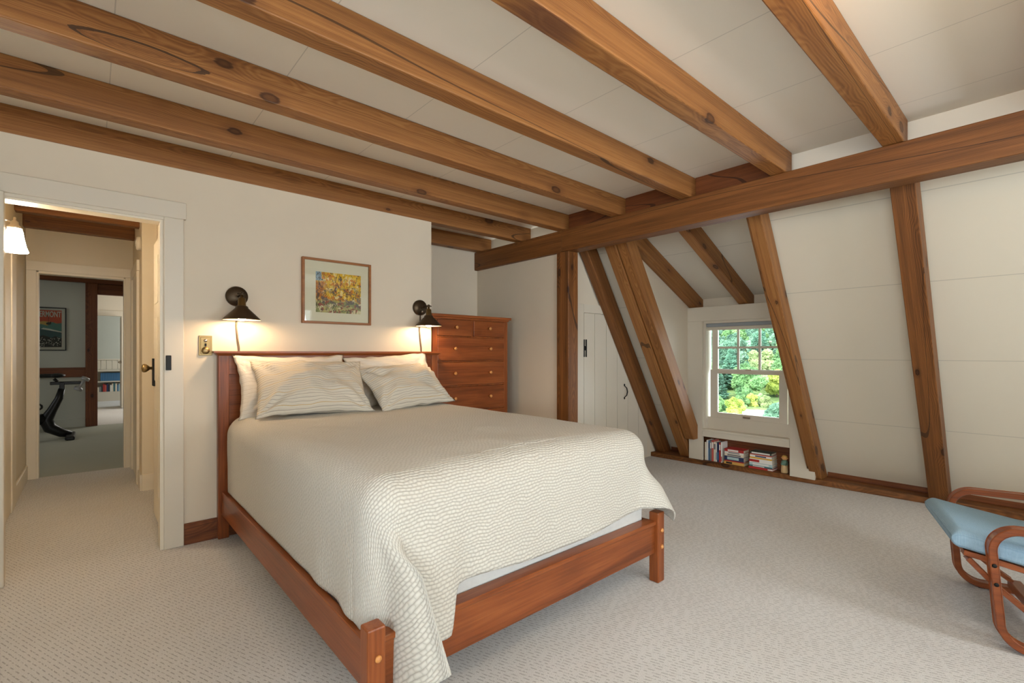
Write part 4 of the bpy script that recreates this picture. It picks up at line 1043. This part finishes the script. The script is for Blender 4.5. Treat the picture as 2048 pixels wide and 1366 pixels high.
sheet('snowfield_print', PC['white'], F([(.2, .485), (.5, .455), (1, .40), (1, .425), (.55, .495), (.3, .52)]), py-.0205)
sheet('foothill_print', PC['deep'], F([(0, .2), (1, .2), (1, .42), (.6, .46), (.3, .52), (0, .45)]), py-.019)
sheet('town_print', PC['dark'], F([(0, 0), (1, 0), (1, .24), (.75, .30), (.6, .25), (.3, .32), (0, .27)]), py-.022)
random.seed(3)
b = bmesh.new()
for k in range(70):
    u = random.uniform(.03, .95); v = random.uniform(.01, .25); q = .008
    x, z = F([(u, v)])[0]; w_ = random.uniform(.004, .010)
    # small roofs joined to a thin shared ground line, one print
    vs = [b.verts.new(p) for p in ((x, py-.0225, z), (x+w_, py-.0225, z), (x+w_, py-.0225, z+w_), (x+w_/2, py-.0225, z+w_*1.4), (x, py-.0225, z+w_))]
    b.faces.new(vs)
o = obj('town_lights_print', b, PC['white'], t); o['kind'] = 'stuff'
b = MB(); c0 = F([(.5, .62)])[0]; b.box(c0[0]-.002, c0[0]+.002, py-.0215, py-.0205, c0[1]+.02, c0[1]+.12); b.sphere((c0[0], py-.021, c0[1]+.01), .026, 2, (1.2, .05, .8)); b.sphere((c0[0]+.022, py-.021, c0[1]+.028), .011, 2, (1, .1, 1)); obj('chairlift_print', b, PC['dark'], t)
def text_part(name, body, size, loc, rot, mat, parent, ext=.001, align='LEFT'):
    cu = bpy.data.curves.new(name, 'FONT'); cu.body = body; cu.size = size; cu.extrude = ext; cu.align_x = align; cu.offset = size*.02
    o = bpy.data.objects.new(name, cu); COL.objects.link(o); bpy.context.view_layer.update()
    dg = bpy.context.evaluated_depsgraph_get(); me = bpy.data.meshes.new_from_object(o.evaluated_get(dg)); bpy.data.objects.remove(o)
    me.transform(Matrix.Translation(loc) @ Euler(rot).to_matrix().to_4x4()); me.transform(wmat(parent).inverted())
    me.materials.clear(); me.materials.append(mat)
    q = bpy.data.objects.new(name, me); COL.objects.link(q); q.parent = parent; return q
tp = text_part('title_lettering', 'VERMONT', .125, (0, py-.0135, iz1-.105), (R(90), 0, 0), PC['white'], t, .001, 'CENTER')
xs_ = [v.co.x for v in tp.data.vertices]; cxm = (max(xs_)+min(xs_))/2; k = (ib-ia-.012)/(max(xs_)-min(xs_))
for v in tp.data.vertices: v.co.x = (ia+ib)/2-t.location.x+(v.co.x-cxm)*k
b = MB(); b.box(pxa+fw, pxb-fw, py-.0275, py-.0265, pza+fw, pzb-fw); obj('poster_glass', b, M_PICGLASS, t)

# exercise bike
t = thing('exercise_bike', 'black exercise bike in the far room seen through both doorways', 'exercise bike', (-.5, 9.2, 0)); byy = 9.2
M_BK = mat_plain('bike_black', srgb(16, 16, 17), .4, .2)
b = MB(); b.tube([(-.30, byy, .70), (-.33, byy, .56), (-.40, byy, .40), (-.46, byy, .28), (-.42, byy, .16), (-.30, byy, .08), (-.20, byy, .05)], [.035, .045, .055, .08, .075, .06, .04], 14); b.tube([(-.46, byy, .28), (-.7, byy, .32), (-1.0, byy, .40), (-1.12, byy, .75)], [.08, .07, .06, .05], 14); obj('frame', b, M_BK, t)
b = MB(); b.box(-.42, -.10, byy-.02, byy+.02, .755, .80, .008, 2); b.box(-.32, -.27, byy-.025, byy+.025, .68, .79, .006); obj('seat_slider', b, M_BK, t)
b = MB(); b.box(-.325, -.285, byy-.02, byy+.02, .55, .755, .006); obj('seat_post', b, M_BK, t)
b = MB(); b.sphere((-.45, byy, .885), .1, 3, (1.9, .9, .28)); b.sphere((-.35, byy, .885), .09, 3, (1.0, 1.3, .35)); obj('saddle', b, M_BK, t)
b = MB(); b.tube([(-.38, byy, .84), (-.34, byy, .80)], .02); obj('saddle_clamp', b, M_BK, t)
for yy in (byy-.1, byy+.06):
    b = MB(); dd = Matrix.Translation((-.09, yy, .76)) @ Matrix.Rotation(R(28), 4, 'Y')
    bb = MB(); bb.lathe([(.0, -.105), (.045, -.10), (.05, -.08), (.045, -.06), (.018, -.055), (.018, .055), (.045, .06), (.05, .08), (.045, .10), (0, .105)], (0, 0, 0), None, 16); bb.bm.transform(dd); obj('dumbbell', bb, mat_plain('grey_weight', srgb(170, 170, 172), .4, .3), t)
b = MB(); b.box(-.26, -.16, byy-.28, byy+.28, .0, .055, .015, 2); obj('stabilizer', b, M_BK, t)
b = MB(); b.box(-1.1, -1.0, byy-.26, byy+.26, 0, .05, .012); obj('stabilizer', b, M_BK, t)
b = MB(); b.tube([(-.58+.09*math.cos(a*PI/8), byy-.13, .47+.05*math.sin(a*PI/8)) for a in range(17)], .012, 8); b.lathe([(0, -.03), (.22, -.03), (.23, 0), (.22, .03), (0, .03)], (-.85, byy, .42), RX, 32); obj('flywheel', b, M_BK, t)
b = MB(); b.tube([(-1.12, byy, .7), (-1.17, byy, 1.0), (-1.15, byy, 1.05)], .03); b.tube([(-1.15, byy-.22, 1.08), (-1.05, byy-.2, 1.08), (-1.05, byy+.2, 1.08), (-1.15, byy+.22, 1.08)], .018); obj('handlebar', b, M_BK, t)
b = MB(); b.box(-1.30, -1.27, byy-.27, byy+.27, 1.1, 1.42, .008); obj('display_screen', b, M_BK, t)

# bookcase in the farthest room
t = thing('bookcase', 'low white bookcase in the farthest room', 'bookcase', (.3, 15.8, 0)); bx0, bx1 = -.75, 1.75
b = MB(); b.box(bx0, bx0+.03, 15.62, 15.95, 0, .78); b.box(bx1-.03, bx1, 15.62, 15.95, 0, .78); b.box(bx0, bx1, 15.6, 15.95, .74, .78); b.box(bx0+.03, bx1-.03, 15.93, 15.95, .1, .74); obj('case', b, M_TRIM, t)
for z in (.20, .47):
    b = MB(); b.box(bx0+.03, bx1-.03, 15.62, 15.93, z, z+.03); obj('shelf', b, M_TRIM, t)
b = MB(); b.box(bx0, bx1, 15.62, 15.66, 0, .2); obj('plinth', b, M_TRIM, t)
random.seed(11)
def far_book(x, w, hg, z, col, label, grp):
    b = MB(); b.box(x, x+w, 15.66, 15.86, z, z+hg, .002); tag(obj('shelf_book', b, BC[col], None), label, 'book', grp)
xx = .19
for k in range(12): far_book(xx, .033, .2, .502, 'blue', 'matching blue volume on the upper shelf of the far bookcase', 'blue volumes on the upper shelf'); xx += .0345
xx = .10
cols = ['cream', 'cream', 'grey', 'black', 'red', 'coral', 'navy', 'black', 'white', 'cream', 'teal', 'cream', 'blue', 'paleblue', 'blue', 'teal', 'white']
for k, c in enumerate(cols):
    hg = random.uniform(.16, .225) if k > 3 else .1+.015*k; w = random.uniform(.026, .038)
    far_book(xx, w, hg, .232, c, f'{c} book on the lower shelf of the far bookcase', 'books on the lower shelf of the far bookcase'); xx += w+.001

# ------------------------------------------------------------------ outside: hillside and trees
def hill_z(dist): 
    return -9.0+max(0, dist-100)*.19
bm = bmesh.new(); rows = []
for i in range(40):
    dist = 30+i*13; row = []
    for k in range(30):
        a = R(-20+k*3.0); row.append(bm.verts.new((dist*math.cos(a), dist*math.sin(a), hill_z(dist)+noise.noise(Vector((dist*.03, a*4, 0)))*min(3, max(0, (dist-100)*.03)))))
    rows.append(row)
for A, B in zip(rows, rows[1:]):
    for k in range(29): f = bm.faces.new((A[k], A[k+1], B[k+1], B[k])); f.smooth = True
M_GRASS = mat_leaf('hill_grass', srgb(108, 136, 80), srgb(142, 160, 98), srgb(78, 104, 64))
hill = obj('hillside_ground', bm, M_GRASS); hill['kind'] = 'structure'
M_BARK = mat_plain('bark', srgb(96, 80, 64), .9)
def foliage(seed, conifer=False):
    random.seed(seed); b = MB()
    if conifer:
        for k in range(7):
            z = .18+k*.12; r = .30*(1-k/8.2); bb = bmesh.new(); bmesh.ops.create_icosphere(bb, subdivisions=4, radius=1)
            for v in bb.verts:
                n = 1+.35*noise.noise(v.co*3.1+Vector((seed, k, 0)))+.5*noise.noise(v.co*12+Vector((seed, k, 0)))
                v.co = Vector((v.co.x*r*n, v.co.y*r*n, z+v.co.z*.10*n))
            b.add(bb)
    else:
        for k in range(30):
            a = random.uniform(0, 2*PI); q = random.uniform(.03, .36); z = random.uniform(.25, .88); r = random.uniform(.085, .15)*(1.2-abs(z-.55))
            q *= 1.1-abs(z-.5)
            bb = bmesh.new(); bmesh.ops.create_icosphere(bb, subdivisions=4, radius=1); c = Vector((q*math.cos(a), q*math.sin(a), z))
            for v in bb.verts:
                n = 1+.30*noise.noise(v.co*2.6+Vector((seed, k, 0)))+.30*noise.noise(v.co*9+Vector((k, seed, 0)))+.26*noise.noise(v.co*21+Vector((k, 3, seed)))
                v.co = c+v.co*r*n
            b.add(bb)
    return b
LM = [mat_leaf('leaf_mid', srgb(110, 146, 92), srgb(152, 178, 122), srgb(66, 98, 66)), mat_leaf('leaf_blue', srgb(104, 138, 112), srgb(146, 174, 148), srgb(64, 92, 78)),
      mat_leaf('leaf_yellow', srgb(166, 178, 84), srgb(196, 202, 112), srgb(118, 138, 66)), mat_leaf('leaf_pine', srgb(88, 128, 104), srgb(124, 158, 130), srgb(50, 80, 66)), mat_leaf('leaf_tan', srgb(136, 152, 100), srgb(162, 172, 122), srgb(96, 114, 76))]
protos = []
for i, (m, con, lab) in enumerate(((LM[0], False, 'green leafy tree on the hillside outside the window'), (LM[1], False, 'blue green leafy tree on the hillside outside the window'), (LM[2], False, 'bright yellow green tree at the foot of the hill outside the window'),
                                   (LM[3], True, 'dark pointed conifer on the hillside outside the window'), (LM[4], False, 'tan green tree among the hillside woods outside the window'))):
    t = thing('conifer_tree' if con else 'leafy_tree', lab, 'tree', (0, 0, -50), 0, 'trees on the hillside outside')
    fo = obj('foliage', foliage(i*7+2, con), m, t, local=True)
    b = MB(); b.tube([(0, 0, 0), (.01, 0, .3), (0, .01, .6)], [.03, .022, .012], 8); obj('trunk', b, M_BARK, t, local=True)
    protos.append(t)
spots = []
random.seed(21)
# (distance, azimuth deg, height, kind): first the ones that stand out, then the woods rank by rank
spots += [(82, 23.6, 4.0, 2), (99, 21.9, 3.4, 2), (99, 20.6, 3.0, 4), (76, 19.5, 4.4, 1), (88, 25.2, 3.6, 0), (98, 23.0, 3.6, 0), (100, 21.2, 3.4, 0), (72, 18.6, 2.2, 0)]
dist = 106
while dist < 262:
    a = 8+random.uniform(0, 1.5)
    while a < 38:
        hgt = random.uniform(6, 9.5); kd = random.choices([0, 1, 3, 4, 2], [5.5, 4, 3, .5, .05])[0]
        spots.append((dist+random.uniform(-4, 4), a, hgt*(1.15 if kd == 3 else 1), kd)); a += hgt*.68/dist*57.3*random.uniform(.9, 1.2)
    dist += 10
spots = spots[:300]
first = set()
for dist, a, hgt, kd in spots[:300]:
    p = protos[kd]
    o = p if kd not in first else copy_tree(p)
    first.add(kd)
    o.location = (dist*math.cos(R(a)), dist*math.sin(R(a)), hill_z(dist)-.6); o.scale = (hgt*random.uniform(.8, 1.0), hgt*random.uniform(.8, 1.0), hgt); o.rotation_euler = (0, 0, random.uniform(0, 6.28))
b = MB(); b.poly([(86*math.cos(R(a)), 86*math.sin(R(a)), hill_z(86)+.06) for a in (18.5, 22.8)]+[(97*math.cos(R(a)), 97*math.sin(R(a)), hill_z(97)+.06) for a in (22.8, 18.5)], (0, 0, .02))
o = obj('hayfield_ground', b, M_FIELD); o['kind'] = 'structure'

# ------------------------------------------------------------------ light
w = bpy.data.worlds.new('world'); S.world = w; w.use_nodes = True
bg = w.node_tree.nodes['Background']; bg.inputs[0].default_value = (.80, .90, 1.0, 1); bg.inputs[1].default_value = 6.5
def light(name, kind, loc, rot, power, col, **kw):
    l = bpy.data.lights.new(name, kind); l.energy = power; l.color = col
    for k, v in kw.items(): setattr(l, k, v)
    o = bpy.data.objects.new(name, l); COL.objects.link(o); o.location = loc; o.rotation_euler = rot; return o
light('sun', 'SUN', (0, 0, 30), Vector((.62, -.25, -.72)).to_track_quat('-Z', 'Y').to_euler(), 5.5, (1, .97, .92), angle=R(1))
DAY = (.90, .95, 1)
light('daylight_window_2', 'AREA', ((W2[0]+W2[1])/2, GY-.2, (W2[2]+W2[3])/2), (R(97), 0, 0), 58, DAY, shape='RECTANGLE', size=W2[1]-W2[0], size_y=W2[3]-W2[2])
light('daylight_window_3', 'AREA', ((W3[0]+W3[1])/2, GY-.2, (W3[2]+W3[3])/2), (R(122), 0, 0), 82, DAY, shape='RECTANGLE', size=W3[1]-W3[0], size_y=W3[3]-W3[2])
light('fill_light_window_4', 'AREA', (LX-.2, (W4[0]+W4[1])/2, (W4[2]+W4[3])/2), (R(136), 0, R(-90)), 68, DAY, shape='RECTANGLE', size=W4[1]-W4[0], size_y=W4[3]-W4[2])  # added uplight through the added left window, brightens ceiling and slope
light('ceiling_lamp', 'POINT', (1.45, .16, 2.2), (0, 0, 0), 16, (1, .76, .48), shadow_soft_size=.08)
light('study_daylight', 'AREA', (-2.9, 8.6, 1.5), (R(90), 0, R(-90)), 11, (.94, .98, 1), shape='RECTANGLE', size=1.4, size_y=1.2)
light('far_room_daylight', 'AREA', (2.2, 12.3, 1.6), (R(90), 0, R(90)), 50, (1, .97, .92), shape='RECTANGLE', size=1.6, size_y=1.3)
light('end_room_daylight', 'AREA', (2.2, 15.0, 1.6), (R(90), 0, R(90)), 28, (.88, .95, 1), shape='RECTANGLE', size=1.0, size_y=1.2)
pt = light('window_1_portal', 'AREA', (5.2, 2.06, 1.02), (R(90), 0, R(90)), 1, (1, 1, 1), shape='RECTANGLE', size=.9, size_y=1.1); pt.data.cycles.is_portal = True

S.cycles.use_denoising = True; S.cycles.max_bounces = 10; S.cycles.diffuse_bounces = 6; S.cycles.transparent_max_bounces = 12
S.cycles.sample_clamp_indirect = 6
S.view_settings.view_transform = 'Standard'; S.view_settings.look = 'None'; S.view_settings.gamma = 1.0
S.view_settings.use_curve_mapping = False; S.view_settings.exposure = .02
